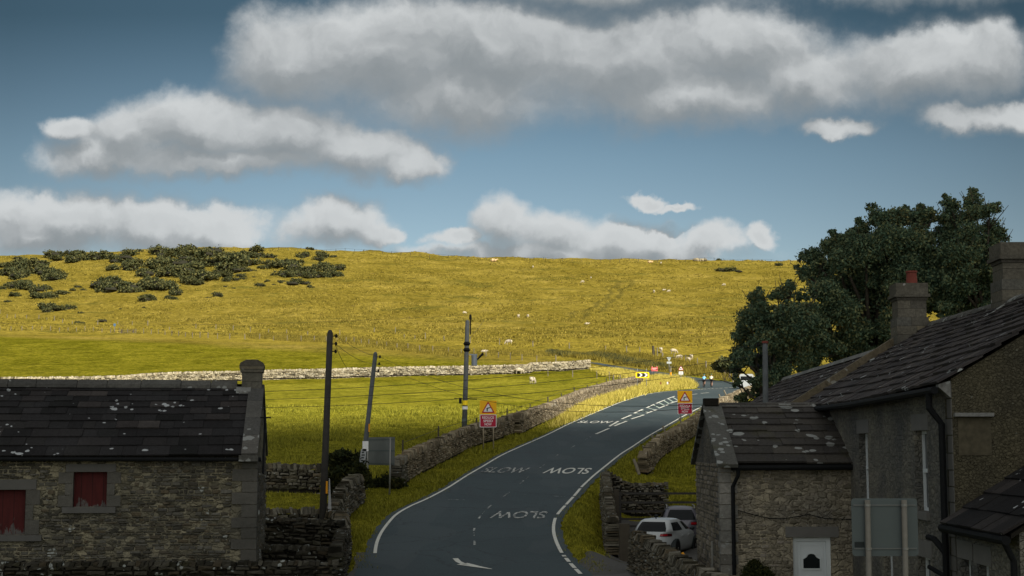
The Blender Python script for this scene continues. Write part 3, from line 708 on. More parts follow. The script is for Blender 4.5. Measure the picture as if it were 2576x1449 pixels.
drystone('short dark wall linking the verge wall to the bramble behind the grey sign', [PX(395, 488), PX(402, 483)], 1.25, .6, .34, .13, M_WALL_DARK)
h2 = 1.28
WallN = [PX(362, 474, h2), C2(570, 920, h2 - .05), C2(500, 960, h2), C2(470, 1000, h2), C2(450, 1060, h2), C2(425, 1100, h2)]
WallN = WallN + [(-5.75, 50.6), (-5.65, 49.2)]
drystone('curving dark dry stone wall rising beside the mown verge behind the tall pole', WallN, h2, .6, .30, .12, M_WALL_DARK, lean=.7)
drystone('dark cross wall running from the verge corner towards the barn gable', [(-5.5, 48.8), (-7.0, 49.3), (-9.6, 49.9)], 1.25, .5, .36, .12, M_WALL_BLACK, cope=.07)
drystone('rough low wall with one raised block between the pole and the barn', [(-6.3, 53.4), (-7.5, 53.3), (-9.5, 53.2), (-11, 53.2)], 1.1, .55, .30, .14, M_WALL_DARK, cope=.16)
drystone('lichen spotted field wall behind the tall pole at the edge of the field', [PX(323, 493), PX(300, 492.5), PX(270, 491.5), PX(240, 491)], 1.25, .55, .34, .15, M_WALL_DARK, cope=.2)
drystone('low wall piece at the end of the curving wall by the layby', [(-5.45, 48.4), (-5.3, 46), (-5.15, 43.6)], 1.1, .5, .30, .12, M_WALL_BLACK, cope=.12)
drystone('low dark wall in front of the barn gable corner', [(-5.3, 43.9), (-6.2, 44.1), (-7.5, 44.3)], 1.12, .5, .34, .12, M_WALL_BLACK, cope=.1)
drystone('long low black wall along the foot of the barn at the bottom edge', [(-17, 37.0), (-12, 37.2), (-8, 37.3), (-4.35, 37.6)], 1.42, .5, .36, .11, M_WALL_BLACK, cope=.08)
# right of the road
WallR = [PX(642, 474.5), PX(646, 473), PX(652, 464), PX(660, 456), PX(673, 448.5), PX(687.5, 439), PX(699, 430), PX(710, 420), PX(720, 413), PX(733, 406), PX(747, 399), PX(762, 393)]
WALLR = WallR
drystone('lichened dry stone wall with posts leaning on it right of the road', WallR, 1.14, .6, .26, .11, M_WALL_MID, lean=.5)
drystone('squat rubble wall behind the wooden gate', [(4.15, 66.6), (5.6, 66.8), (7.0, 67.0)], 1.45, .5, .26, .10, M_WALL_DARK, cope=.10)
drystone('dark wall running towards the camera to a square pier by the drive', [(4.15, 66.2), (3.95, 61), (3.65, 54.2)], 1.42, .48, .24, .095, M_WALL_DARK, cope=.12)
drystone('low sloping wall in front of the parked white car', [(3.95, 47.6), (4.3, 43), (4.62, 38), (4.9, 33)], 1.28, .55, .24, .09, M_WALL_DARK, cope=.16, lean=.7)

# ------------------------------------------------------------------ grass that stands up
def tufts(name, XY, hgt, wid, mat, nb=4, spread=0.16, group=None):
    XY = np.asarray(XY); n = len(XY)
    X = np.repeat(XY[:, 0], nb) + rng.normal(0, spread, n * nb); Y = np.repeat(XY[:, 1], nb) + rng.normal(0, spread, n * nb)
    hh = np.repeat(np.broadcast_to(np.asarray(hgt, float), (n,)), nb) * rng.uniform(.6, 1.25, n * nb)
    Z = Hb(X, Y) - .02; an = rng.uniform(0, 2 * np.pi, n * nb); le = rng.normal(0, .35, (n * nb, 2)) * hh[:, None]
    wv = np.broadcast_to(np.asarray(wid, float), (n,)); wv = np.repeat(wv, nb)
    dx, dy = np.cos(an) * wv / 2, np.sin(an) * wv / 2
    V = np.stack([np.stack([X - dx, Y - dy, Z], 1), np.stack([X + dx, Y + dy, Z], 1), np.stack([X + le[:, 0], Y + le[:, 1], Z + hh], 1)], 1).reshape(-1, 3)
    Fc = np.arange(len(V)).reshape(-1, 3)
    return tag(npmesh(name, V, Fc, mat), kind='stuff')
def inroad(X, Y, pad=0.42):
    # inside road if between left and right edges at that Y
    lx = np.interp(Y, LL[:, 1], LL[:, 0]); rx = np.interp(Y, RR[:, 1], RR[:, 0])
    return (X > lx - pad + .3) & (X < rx + pad - .3) & (Y < 185)
def frustum_pts(n, y0, y1, u0, u1, power=1.0):
    Y = y0 * (y1 / y0) ** (rng.random(n) ** power); u = rng.uniform(u0, u1, n); return np.stack([(u - 512) / 1471 * Y, Y], 1)
P = frustum_pts(52000, 46, 135, 255, 770)
ok = ~inroad(P[:, 0], P[:, 1]) & ~((P[:, 0] > 3.4) & (P[:, 1] < 66) & (P[:, 0] < 10)) & ~((P[:, 0] > 1.4) & (P[:, 1] < 52.3)) & ~((P[:, 1] < 50.6) & (P[:, 0] > -5.4) & (P[:, 0] < -3.4))
P = P[ok]; dd = P[:, 1]
tufts('grass', P, np.where(dd < 80, .085, .10) * (1 + 1.4 * (L1(P[:, 0] / 3, P[:, 1] / 3) > .62)), .012 + dd * .00045, M_BLADE, 4, .10)
# verge fringes along the tarmac
def fringe(Q, d0, d1, n, hgt, mat, y0=46, y1=190, nb=5, name='grass'):
    Q = Q[(Q[:, 1] > y0) & (Q[:, 1] < y1)]; k = rng.integers(0, len(Q), n); O = offs(Q, 1.0) - Q
    P = Q[k] + O[k] * rng.uniform(d0, d1, n)[:, None] + rng.normal(0, .2, (n, 2))
    return tufts(name, P, hgt, .012 + P[:, 1] * .0004, mat, nb, .08)
fringe(resamp(LD, 1500), 0.32, 0.9, 3500, .13, M_BLADE)
fringe(resamp(RD, 1500), -0.9, -0.34, 2500, .12, M_BLADE)
# tall straw on the far verge and the junction island
def poly_pts(poly, n):
    P = np.array([(p[0], p[1]) for p in poly]); lo, hi = P.min(0), P.max(0); out = []
    while len(out) < n:
        c = rng.uniform(lo, hi, (n, 2)); inside = np.zeros(n, bool); j = len(P) - 1
        for i in range(len(P)):
            cond = ((P[i, 1] > c[:, 1]) != (P[j, 1] > c[:, 1])) & (c[:, 0] < (P[j, 0] - P[i, 0]) * (c[:, 1] - P[i, 1]) / (P[j, 1] - P[i, 1] + 1e-9) + P[i, 0])
            inside ^= cond; j = i
        out += list(c[inside])
    return np.array(out[:n])
isl = [C3(620, 395), C3(760, 345), C3(880, 310), C3(860, 255), C3(960, 240), C3(1100, 252), C3(1160, 270), C3(1190, 300), C3(1170, 312), C3(1000, 326), C3(900, 340), C3(830, 358), C3(700, 402)]
P = poly_pts(isl, 5200); tufts('long_grass', P, .55 + .25 * rng.random(len(P)), .07, M_STRAW, 6, .25)
isl2 = [C3(300, 560), C3(400, 480), C3(500, 420), C3(620, 375), C3(760, 335), C3(700, 400), C3(560, 460), C3(430, 515)]
P = poly_pts(isl2, 2600); tufts('long_grass', P, .40 + .2 * rng.random(len(P)), .06, M_STRAW, 5, .2)
isl3 = [C3(560, 190), C3(640, 235), C3(820, 255), C3(900, 235), C3(860, 222), C3(700, 195)]
P = poly_pts(isl3, 1800); tufts('long_grass', P, .5, .08, M_STRAW, 5, .3)
far3 = [C3(300, 105), C3(560, 140), C3(800, 175), C3(1000, 200), C3(1200, 235), C3(1430, 265), C3(1500, 262), C3(1420, 200), C3(1200, 165), C3(1000, 130), C3(700, 100), C3(400, 85)]
P = poly_pts(far3, 5200); tufts('long_grass', P, .5 + .4 * rng.random(len(P)), .10, M_TUSS, 5, .4)
P = poly_pts([C2(1100, 300), C2(700, 260), C2(400, 220), C2(0, 205), C2(0, 188), C2(400, 190), C2(700, 225), C2(1100, 270), C3(0, 80), C3(450, 90), C3(500, 120), C3(0, 110)], 5200)
tufts('long_grass', P, .5, .10, M_TUSS, 5, .4)
# tussocks over the hill
P = frustum_pts(26000, 285, 695, -30, 850, .8); keep = (P[:, 1] + .7 * P[:, 0] > 285) & (L2(P[:, 0] / 14, P[:, 1] / 14) + .5 * L1(P[:, 0] / 5, P[:, 1] / 5) > .62)
P = P[keep]; tufts('tussocks', P, .25 + .3 * rng.random(len(P)), .13 + P[:, 1] * .00035, M_TUSS, 6, .5)
# dark rushy bank above the side road
P = poly_pts([C3(300, 88), C3(500, 95), C3(640, 110), C3(800, 140), C3(1000, 175), C3(1060, 200), C3(800, 170), C3(560, 128), C3(300, 108)], 2600)
tufts('rushes', P, .7, .14, M_GORSE, 6, .35)
# ------------------------------------------------------------------ building helpers (local coordinates under an Empty)
def rubble(mb, u0, u1, z0, z1, place, holes=(), sl=.3, sh=.13, mi=0, out=(.012, .05), skip=0.06):
    z = z0
    while z < z1 - .03:
        h = sh * random.uniform(.6, 1.45); h = min(h, z1 - z); x = u0 + random.uniform(-sl, 0)
        while x < u1:
            l = sl * random.uniform(.45, 1.6); a, b = max(x, u0), min(x + l, u1); x += l
            if b - a < .05 or random.random() < skip: continue
            g = random.uniform(.006, .024)
            if any(not (b < hx0 or a > hx1 or z + h < hz0 or z > hz1) for hx0, hx1, hz0, hz1 in holes): continue
            d = random.uniform(*out); J = lambda k: random.uniform(-k, k); c = .022
            q0 = [(a + g, z + g), (b - g, z + g), (b - g, z + h - g), (a + g, z + h - g)]
            q1 = [(p[0] + (c if i in (0, 3) else -c) + J(.014), p[1] + (c if i < 2 else -c) * .6 + J(.012)) for i, p in enumerate(q0)]
            q0 = [(p[0] + J(.012), p[1] + J(.010)) for p in q0]
            vs = [place(p[0], p[1], 0.0) for p in q0] + [place(p[0], p[1], d) for p in q1]
            mb.add(vs, [(4, 5, 6, 7), (0, 1, 5, 4), (1, 2, 6, 5), (2, 3, 7, 6), (3, 0, 4, 7)], mi)
        z += h
def slabs(mb, O, U, S, Lu, Ls, ch0, ch1, wmin, wmax, th=.035, sag=0.0, mi=0):
    """courses of stone slabs: O eave corner, U unit along eave, S unit up slope"""
    O, U, S = Vector(O), Vector(U), Vector(S); N = U.cross(S).normalized()
    if N.z < 0: N = -N
    s = 0.0; r = 0
    while s < Ls - .02:
        ch = ch0 + (ch1 - ch0) * s / Ls; e = min(s + ch, Ls); x = -random.uniform(0, wmax)
        rowj = random.uniform(-.008, .008)
        while x < Lu:
            wd = random.uniform(wmin, wmax) * (1 - .25 * s / Ls); a, b = max(x, 0), min(x + wd, Lu); x += wd
            if b - a < .04: continue
            j = random.uniform(-.008, .008); t = th * random.uniform(.85, 1.25); k = random.uniform(-.004, .004)
            sg = lambda xx: -sag * math.sin(math.pi * xx / Lu)
            P = []
            for (aa, ss, nn) in ((a + .004, s - .05 + j + rowj, t), (b - .004, s - .05 + j + rowj + k, t), (b - .004, e + .06, .004), (a + .004, e + .06, .004)):
                base = O + U * aa + S * ss + Vector((0, 0, sg(aa)))
                P.append((base + N * (nn), base + N * (nn + t)))
            mb.hexa([p[0] for p in P] + [p[1] for p in P], mi)
        s = e; r += 1
def plane_pl(ox, oy, dx, dy, nx, ny):
    return lambda u, z, d: (ox + dx * u + nx * d, oy + dy * u + ny * d, z)

# ------------------------------------------------------------------ barn (front right corner at origin, +x along the front, +y back)
bz = -4.35
barn = thing('stone_barn', 'stone barn with red boarded openings and heavy slab roof', 'barn', (-6.87, 40, bz), R(7.0))
BL, BD, BE, BRZ = 12.5, 6.2, 4.27, 6.12
w1 = (-7.4, -5.95, 2.14, 3.31); w2 = (-4.75, -3.88, 2.86, 3.77)
mb = MB()
# wall shell with openings: front as strips
def wall_front(mb, x0, x1, z0, z1, y0, y1, holes, mi=0):
    xs = sorted({x0, x1} | {h[0] for h in holes} | {h[1] for h in holes}); 
    for a, b in zip(xs[:-1], xs[1:]):
        zs = [z0]
        for h in sorted(holes, key=lambda q: q[2]):
            if h[0] <= a + 1e-6 and h[1] >= b - 1e-6: zs += [h[2], h[3]]
        zs.append(z1)
        for i in range(0, len(zs), 2):
            if zs[i + 1] - zs[i] > .01: mb.box(a, b, y0, y1, zs[i], zs[i + 1], mi)
wall_front(mb, -BL, 0, -.6, BE, 0, .5, [w1, w2], 1)
mb.prism([(0.5, -.6), (BD, -.6), (BD, BE), (BD / 2, BRZ - .05), (0.5, BE + .3)], -.5, 0, 'x', 1)
mb.prism([(0.5, -.6), (BD, -.6), (BD, BE), (BD / 2, BRZ - .05), (0.5, BE + .3)], -BL, -BL + .5, 'x', 1)
mb.box(-BL + .5, -.5, BD - .5, BD, -.6, BE, 1)
dress = [(w2[0] - .22, w2[1] + .24, w2[3], w2[3] + .22), (w2[0] - .38, w2[0], w2[2] - .0, w2[3]), (w2[1], w2[1] + .36, w2[2], w2[3]), (w2[0] - .27, w2[1] + .24, w2[2] - .19, w2[2]),
         (w1[0] - .3, w1[1] + .27, w1[3], w1[3] + .28), (w1[1], w1[1] + .36, w1[2], w1[3]), (w1[0] - .3, w1[1] + .44, w1[2] - .19, w1[2])]
rubble(mb, -BL, -.62, -.5, BE - .02, plane_pl(0, 0, 1, 0, 0, -1), [w1, w2] + dress, .20, .085, skip=.20)
rubble(mb, 0.02, BD - .1, -.5, BE - .1, plane_pl(0, 0, 0, 1, 1, 0), (), .30, .13)
mb.build('wall', [M_BARN, M_MORTAR], barn, fix=False)
q_ = MB()  # quoins
z = -.5; k = 0
while z < BE - .15:
    h = random.uniform(.26, .36); L = .62 if k % 2 else .36; q_.box(-L, .045, -.045, (.36 if k % 2 else .62), z + .008, min(z + h, BE - .02) - .008); z += h; k += 1
q_.build('quoin_stones', M_QUOIN, barn)
def jamb(mb, x0, x1, z0, z1, y=-.035, d=.14, n=2, side=1):
    h = (z1 - z0) / n
    for i in range(n):
        wv = (x1 - x0) * (1 if i % 2 == 0 else .55)
        if side > 0: mb.box(x0, x0 + wv, y, d, z0 + i * h + .006, z0 + (i + 1) * h - .006)
        else: mb.box(x1 - wv, x1, y, d, z0 + i * h + .006, z0 + (i + 1) * h - .006)
for wn_, wv_, lt, nj in (('a', w2, .21, 3), ('b', w1, .27, 3)):
    d_ = MB(); d_.box(wv_[0] + .0, wv_[1] - .0, .13, .17, wv_[2] - .0, wv_[3] - .0)
    sh_ = d_.build('window_shutter', M_RED, barn)
    l_ = MB(); l_.box(wv_[0] - (.2 if wn_ == 'a' else .28), wv_[1] + (.22 if wn_ == 'a' else .26), -.045, .5, wv_[3] + .006, wv_[3] + lt)
    l_.build('lintel', M_LINTEL_D, sh_)
    s_ = MB(); s_.box(wv_[0] - .26, wv_[1] + .24 + (.2 if wn_ == 'b' else 0), -.10, .3, wv_[2] - .16, wv_[2] - .006); s_.build('sill', M_LINTEL_D, sh_)
    j_ = MB(); jamb(j_, wv_[1], wv_[1] + .36, wv_[2], wv_[3], n=nj, side=1); j_.build('jamb_stones', M_QUOIN, sh_)
    j_ = MB(); jamb(j_, wv_[0] - .38, wv_[0], wv_[2], wv_[3], n=nj, side=-1); j_.build('jamb_stones', M_QUOIN, sh_)
rf = MB(); ang = math.atan2(BRZ - BE, BD / 2); sl_ = math.hypot(BRZ - BE, BD / 2) + .28
Sf = Vector((0, math.cos(ang), math.sin(ang)))
slabs(rf, Vector((-BL, -.22 * math.cos(ang), BE - .22 * math.sin(ang) + .05)), (1, 0, 0), Sf, BL - .36, sl_ - .02, .50, .27, .32, .95, .038, .03)
Sb = Vector((0, -math.cos(ang), math.sin(ang)))
slabs(rf, Vector((-BL, BD + .22 * math.cos(ang), BE - .22 * math.sin(ang) + .05)), (1, 0, 0), Sb, BL - .36, sl_ - .02, .50, .30, .5, 1.0, .038, .03)
rf.hexa([(-BL, -.1, BE - .1), (-.36, -.1, BE - .1), (-.36, BD / 2, BRZ - .02), (-BL, BD / 2, BRZ - .02), (-BL, -.1, BE), (-.36, -.1, BE), (-.36, BD / 2, BRZ + .06), (-BL, BD / 2, BRZ + .06)], 1)
rfo = rf.build('roof', [M_SLATE, M_CORE], barn, fix=False)
rg = MB(); x = -BL
while x < -.75:
    l = random.uniform(.75, 1.35); e = min(x + l, -.72); zj = random.uniform(-.008, .008)
    rg.prism([(BD / 2 - .22, BRZ + .00 + zj), (BD / 2 - .20, BRZ + .10 + zj), (BD / 2 - .02, BRZ + .24 + zj), (BD / 2 + .20, BRZ + .10 + zj), (BD / 2 + .22, BRZ + .0 + zj)], x + .008, e - .008, 'x'); x = e
rg.build('ridge', M_RIDGE, rfo)
cp = MB(); s0 = -.30; n_ = 4
for i in range(n_):
    a, b = s0 + (sl_ - .02) * i / n_, s0 + (sl_ - .02) * (i + 1) / n_ - .012
    for xx0, xx1 in ((-.38, .05),):
        for S_, oy in ((Sf, 0), (Sb, BD)):
            pa, pb = Vector((0, oy, BE)) + S_ * a, Vector((0, oy, BE)) + S_ * b; Nn = Vector((0, -S_.z, abs(S_.y))) if S_.y > 0 else Vector((0, S_.z, abs(S_.y)))
            lo_, hi_ = Nn * .05, Nn * .17
            cp.hexa([(xx0, *(pa + lo_)[1:]), (xx1, *(pa + lo_)[1:]), (xx1, *(pb + lo_)[1:]), (xx0, *(pb + lo_)[1:]), (xx0, *(pa + hi_)[1:]), (xx1, *(pa + hi_)[1:]), (xx1, *(pb + hi_)[1:]), (xx0, *(pb + hi_)[1:])])
cp.box(-.44, .07, -.36, .02, BE - .22, BE - .06)
cp.build('gable_coping', M_RIDGE, rfo)
gt = MB(); gt.tube([(-BL, -.24, BE - .14), (.14, -.24, BE - .17)], .055, 8)
x = -BL + .8
while x < 0: gt.box(x, x + .02, -.2, .0, BE - .24, BE - .17); x += 1.55
gt.build('gutter', M_DARK, barn)
dp = MB(); dp.tube([(.10, BD / 2 - .5, BRZ - .65), (.13, BD / 2 - 1.0, BRZ - 1.2), (.16, .8, BE - .1), (.17, .5, BE - .55)], .03, 6); dp.box(.04, .34, .95, 1.0, BE + .95, BE + .99); dp.build('cable_pipe', M_DARK, barn)
ck = MB(); cw = .34; cy = BD / 2
for (a, b, g) in ((-.1, .62, 0), (.62, .66, .05), (.66, 1.22, .0)):
    pass
x0c, x1c = -.60, -.02
zc = BRZ - .62
for i in range(4):
    h = .27; ck.box(x0c + (.02 if i > 1 else -.02), x1c + (0 if i > 1 else .03), cy - cw, cy + cw, zc + i * h + .004, zc + (i + 1) * h - .004)
ck.box(x0c - .03, x1c + .04, cy - cw - .04, cy + cw + .04, zc + 1.085, zc + 1.17)
ck.box(x0c - .05, x1c + .06, cy - cw - .06, cy + cw + .06, zc + 1.173, zc + 1.25)
ch_ = ck.build('chimney', M_ASHLAR, rfo)
cc_ = MB(); cc_.prism([(x0c - .06, 0), (x1c + .07, 0), (x1c + .04, .10), (x1c - .12, .19), (x0c + .14, .19), (x0c - .03, .10)], cy - cw - .05, cy + cw + .05, 'y'); cc_.v = [(p[0], p[1], p[2] + zc + 1.253) for p in cc_.v]
cc_.build('chimney_cap', M_ASHLAR, ch_)
fl = MB(); fl.hexa([(x0c - .13, cy - cw - .16, BRZ - .2), (x1c - .3, cy - cw - .16, BRZ - .2), (x1c - .3, cy - cw + .02, BRZ - .02), (x0c - .13, cy - cw + .02, BRZ - .02)] + [(x0c - .13, cy - cw - .16, BRZ - .1), (x1c - .3, cy - cw - .16, BRZ - .1), (x1c - .3, cy - cw + .02, BRZ + .04), (x0c - .13, cy - cw + .02, BRZ + .04)])
fl.build('mortar_fillet', M_RIDGE_L, ch_)

# ------------------------------------------------------------------ farmhouse on the right
YW = -math.atan(.0257)
hz = -4.3
house = thing('farmhouse', 'tall dark farmhouse with long slab roof and two stone chimneys', 'house', (8.36, 28.2, hz), YW)
HL, HD, HE, HR = 16.1, 7.2, 5.65, 7.90
mb = MB()
wins = [(1.98, 3.0, 3.05, 4.70), (7.6, 8.6, 3.05, 4.70), (1.98, 3.0, .75, 2.12), (5.3, 6.2, 0.1, 2.15)]
for (a, b) in ((0, .45),):
    xs = wins
def wall_side(mb, y0, y1, z0, z1, x0, x1, holes, mi=0):
    ysx = sorted({y0, y1} | {h[0] for h in holes} | {h[1] for h in holes})
    for a, b in zip(ysx[:-1], ysx[1:]):
        zs = [z0]
        for h in sorted(holes, key=lambda q: q[2]):
            if h[0] <= a + 1e-6 and h[1] >= b - 1e-6: zs += [h[2], h[3]]
        zs.append(z1)
        for i in range(0, len(zs), 2):
            if zs[i + 1] - zs[i] > .01: mb.box(x0, x1, a, b, zs[i], zs[i + 1], mi)
wall_side(mb, 0.5, HL - .5, -.4, HE, 0, .45, wins, 0)
mb.box(HD - .45, HD, .5, HL - .5, -.4, HE, 0)
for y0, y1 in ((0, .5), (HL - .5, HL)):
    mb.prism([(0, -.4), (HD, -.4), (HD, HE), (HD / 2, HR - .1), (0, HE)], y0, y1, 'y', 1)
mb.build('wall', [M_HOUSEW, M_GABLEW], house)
qn = MB(); z = -.3; k = 0
while z < HE - .2:
    h = random.uniform(.28, .38); qn.box(-.02, .12, .003, (.5 if k % 2 else .30), z + .01, min(z + h, HE - .05) - .01); z += h; k += 1
qn.build('quoin_stones', M_LINTEL_D, house)
def sash(parent, x, y0, y1, z0, z1, face='-x', bars=True):
    """sash window in a wall; face -x: in plane x, running along y; face -y: in plane y=x running along x"""
    f = MB(); t = .065
    def B(a, b, c, d, e, g, M=f):
        if face == '-x': M.box(a, b, c, d, e, g)
        else: M.box(c, d, a, b, e, g)
    X = x
    B(X + .16, X + .24, y0, y0 + t, z0, z1); B(X + .16, X + .24, y1 - t, y1, z0, z1)
    B(X + .162, X + .238, y0 + t, y1 - t, z1 - t, z1); B(X + .162, X + .238, y0 + t, y1 - t, z0, z0 + t)
    zm = (z0 + z1) / 2; B(X + .14, X + .22, y0 + t, y1 - t, zm - .04, zm + .04)
    B(X + .15, X + .20, y0 + t + .002, y0 + t + .045, z0 + t, zm - .04); B(X + .15, X + .20, y1 - t - .045, y1 - t - .002, z0 + t, zm - .04)
    fo = f.build('window_frame', M_UPVC, parent)
    g = MB(); B(X + .205, X + .215, y0 + t, y1 - t, z0 + t, z1 - t, g); g.build('pane', M_GLASS, fo)
    l = MB(); B(X - .015, X + .3, y0 - .18, y1 + .18, z1 + .003, z1 + .34, l); l.build('lintel', M_LINTEL, fo)
    s = MB(); B(X - .07, X + .16, y0 - .1, y1 + .1, z0 - .16, z0 - .003, s); s.build('sill', M_LINTEL, fo)
    return fo
for (a, b, c_, d_) in wins: sash(house, 0.0, a, b, c_, d_)
lg = MB(); lg.box(.02, .75, -.14, .0, 4.93, 5.0); lg.build('stone_ledge', M_RIDGE_L, house)
pt_ = MB(); pt_.box(.10, .72, -.012, .0, 4.2, 4.92); pt_.build('blocked_opening', simple('ochre_render', (.078, .068, .044), .95, var=.75, scale=7, bmp=.5), house)
ang = math.atan2(HR - HE, HD / 2); ca, sa = math.cos(ang), math.sin(ang); Ls = math.hypot(HR - HE, HD / 2) + .32
rf = MB()
S1 = Vector((ca, 0, sa)); S2 = Vector((-ca, 0, sa))
slabs(rf, Vector((-.26 * ca, -.12, HE - .26 * sa + .04)), (0, 1, 0), S1, HL - .20, Ls - .02, .46, .26, .30, .75, .05, .10)
slabs(rf, Vector((HD + .26 * ca, -.12, HE - .26 * sa + .04)), (0, 1, 0), S2, HL - .20, Ls - .02, .5, .3, .5, 1.0, .04, .10)
rf.hexa([(-.1, .3, HE - .18), (HD / 2, .3, HR - .16), (HD / 2, HL - .3, HR - .16), (-.1, HL - .3, HE - .18), (-.1, .3, HE - .12), (HD / 2, .3, HR - .1), (HD / 2, HL - .3, HR - .1), (-.1, HL - .3, HE - .12)], 1)
hr = rf.build('roof', [M_SLATE3, M_CORE], house, fix=False)
rg = MB(); y = -.1
while y < HL - .3:
    l = random.uniform(.5, .8); e = min(y + l, HL - .3); zj = -.10 * math.sin(math.pi * y / HL) + random.uniform(-.01, .01)
    rg.prism([(HD / 2 - .22, HR - .02 + zj), (HD / 2 - .16, HR + .10 + zj), (HD / 2, HR + .20 + zj), (HD / 2 + .16, HR + .10 + zj), (HD / 2 + .22, HR - .02 + zj)], y + .006, e - .006, 'y'); y = e
rg.build('ridge', M_RIDGE, hr)
M_COPD = stone('coping_dark', [(0.11, 0.092, 0.062), (0.15, 0.125, 0.085)], .4, 1.5, moss=.4)
for yy0, yy1 in ((HL - .34, HL + .06),):
    cp = MB()
    for S_, ox in ((S1, 0), (S2, HD)):
        n_ = 4
        for i in range(n_):
            a, b = -.34 + Ls * i / n_, -.34 + Ls * (i + 1) / n_ - .01; pa, pb = Vector((ox, 0, HE)) + S_ * a, Vector((ox, 0, HE)) + S_ * b
            Nn = Vector((-S_.z, 0, abs(S_.x))) if S_.x > 0 else Vector((S_.z, 0, abs(S_.x))); lo_, hi_ = Nn * .03, Nn * .30
            cp.hexa([((pa + lo_).x, yy0, (pa + lo_).z), ((pa + lo_).x, yy1, (pa + lo_).z), ((pb + lo_).x, yy1, (pb + lo_).z), ((pb + lo_).x, yy0, (pb + lo_).z), ((pa + hi_).x, yy0, (pa + hi_).z), ((pa + hi_).x, yy1, (pa + hi_).z), ((pb + hi_).x, yy1, (pb + hi_).z), ((pb + hi_).x, yy0, (pb + hi_).z)])
    cp.build('gable_coping', M_COPD, hr)
for y0 in (-.05, HL - .36):
    kn = MB(); kn.prism([(-.24, HE - .16), (-.02, HE - .36), (-.02, HE - .04), (-.24, HE - .1)], y0 + .04, y0 + .26, 'y'); kn.build('kneeler', M_RIDGE_L, hr)
gt = MB(); gt.tube([(-.32, .0, HE - .22), (-.32, HL / 2, HE - .26), (-.32, HL - .1, HE - .20)], .075, 8); gt.build('gutter', M_DARK, house)
dp = MB(); dp.tube([(-.34, .35, HE - .26), (-.34, .35, HE - .55), (-.12, .33, HE - .85), (-.12, .33, -.2)], .065, 8)
dp.tube([(-.12, .33, 2.35), (-.25, .65, 2.6), (-.3, .9, 2.62)], .06, 8); dp.tube([(-.12, .33, 1.9), (-.3, .9, 2.05)], .045, 8); dp.build('downpipe', M_DARK, house)
def chimney(parent, x0, x1, y0, y1, z0, z1, pots=1, base=None):
    mb = MB(); z = z0; k = 0
    while z < z1 - .5:
        h = .26; e = min(z + h, z1 - .5); g_ = .05 if z < z0 + (base or .0) else 0
        xs = [x0 - g_, x0 + (x1 - x0) * (.45 if k % 2 else .62), x1 + g_]
        for a, b in zip(xs[:-1], xs[1:]): mb.box(a + .004, b - .004, y0 - g_, y1 + g_, z + .004, e - .004)
        z = e; k += 1
    mb.box(x0 - .03, x1 + .03, y0 - .03, y1 + .03, z1 - .5, z1 - .42); mb.box(x0 - .10, x1 + .10, y0 - .10, y1 + .10, z1 - .417, z1 - .33)
    mb.box(x0 - .05, x1 + .05, y0 - .05, y1 + .05, z1 - .327, z1)
    c = mb.build('chimney', M_ASHLAR, parent)
    for i in range(pots):
        p = MB(); cx, cy = x0 + (x1 - x0) * .62, (y0 + y1) / 2; p.tube([(cx, cy, z1 - .02), (cx, cy, z1 + .34), (cx, cy, z1 + .35), (cx, cy, z1 + .40)], [.17, .145, .17, .17], 14); p.build('chimney_pot', M_TERRA, c)
    f = MB(); f.hexa([(x0 - .12, y0 - .14, z0 + .28), (x1, y0 - .14, z0 + .95), (x1, y0, z0 + .95), (x0 - .12, y0, z0 + .28), (x0 - .12, y0 - .14, z0 + .36), (x1, y0 - .14, z0 + 1.03), (x1, y0, z0 + 1.05), (x0 - .12, y0, z0 + .38)])
    return c
chimney(hr, 2.62, 3.46, HL - .80, HL - .05, HR - .75, HR + 1.30, 1, .8)
c2 = chimney(hr, 3.42, 4.6, 7.75, 8.6, HR - .5, HR + 1.45, 0, .9)
fl = MB(); fl.hexa([(x_, y_, HR + z_) for z_o in (0, .14) for x_, y_, z_ in ((3.05, 7.60, -.45 + z_o), (3.55, 7.60, -.10 + z_o), (3.55, 7.75, -.10 + z_o), (3.05, 7.75, -.45 + z_o))]); fl.build('mortar_fillet', M_RIDGE_L, c2)

# lower cottage continuing the row beyond the farmhouse
cot = thing('row_cottage', 'cottage with paler ridge tiles joined to the far end of the farmhouse', 'house', (8.36 + .0257 * (HL + .1), 28.2 + HL + .1, hz), YW)
CL_, CD_, CE_, CR_ = 26.4, 6.6, 5.35, 7.62
mb = MB(); mb.box(.3, .3 + CD_, .1, CL_, -.2, CE_); mb.prism([(.3, CE_), (.3 + CD_, CE_), (.3 + CD_ / 2, CR_ - .1)], CL_ - .4, CL_, 'y'); mb.build('wall', M_HOUSEW, cot)
ang = math.atan2(CR_ - CE_, CD_ / 2); ca, sa = math.cos(ang), math.sin(ang); Ls2 = math.hypot(CR_ - CE_, CD_ / 2) + .25
rf = MB(); slabs(rf, Vector((.3 - .22 * ca, .1, CE_ - .22 * sa + .04)), (0, 1, 0), (ca, 0, sa), CL_, Ls2, .46, .28, .4, .9, .04, .06)
slabs(rf, Vector((.3 + CD_ + .22 * ca, .1, CE_ - .22 * sa + .04)), (0, 1, 0), (-ca, 0, sa), CL_, Ls2, .5, .34, .6, 1.1, .04, .06)
rf.hexa([(.2, .12, CE_ - .12), (.3 + CD_ / 2, .12, CR_ - .14), (.3 + CD_ / 2, CL_, CR_ - .14), (.2, CL_, CE_ - .12), (.2, .12, CE_ - .06), (.3 + CD_ / 2, .12, CR_ - .08), (.3 + CD_ / 2, CL_, CR_ - .08), (.2, CL_, CE_ - .06)], 1)
cr = rf.build('roof', [M_SLATE3, M_CORE], cot, fix=False)
rg = MB(); y = .1
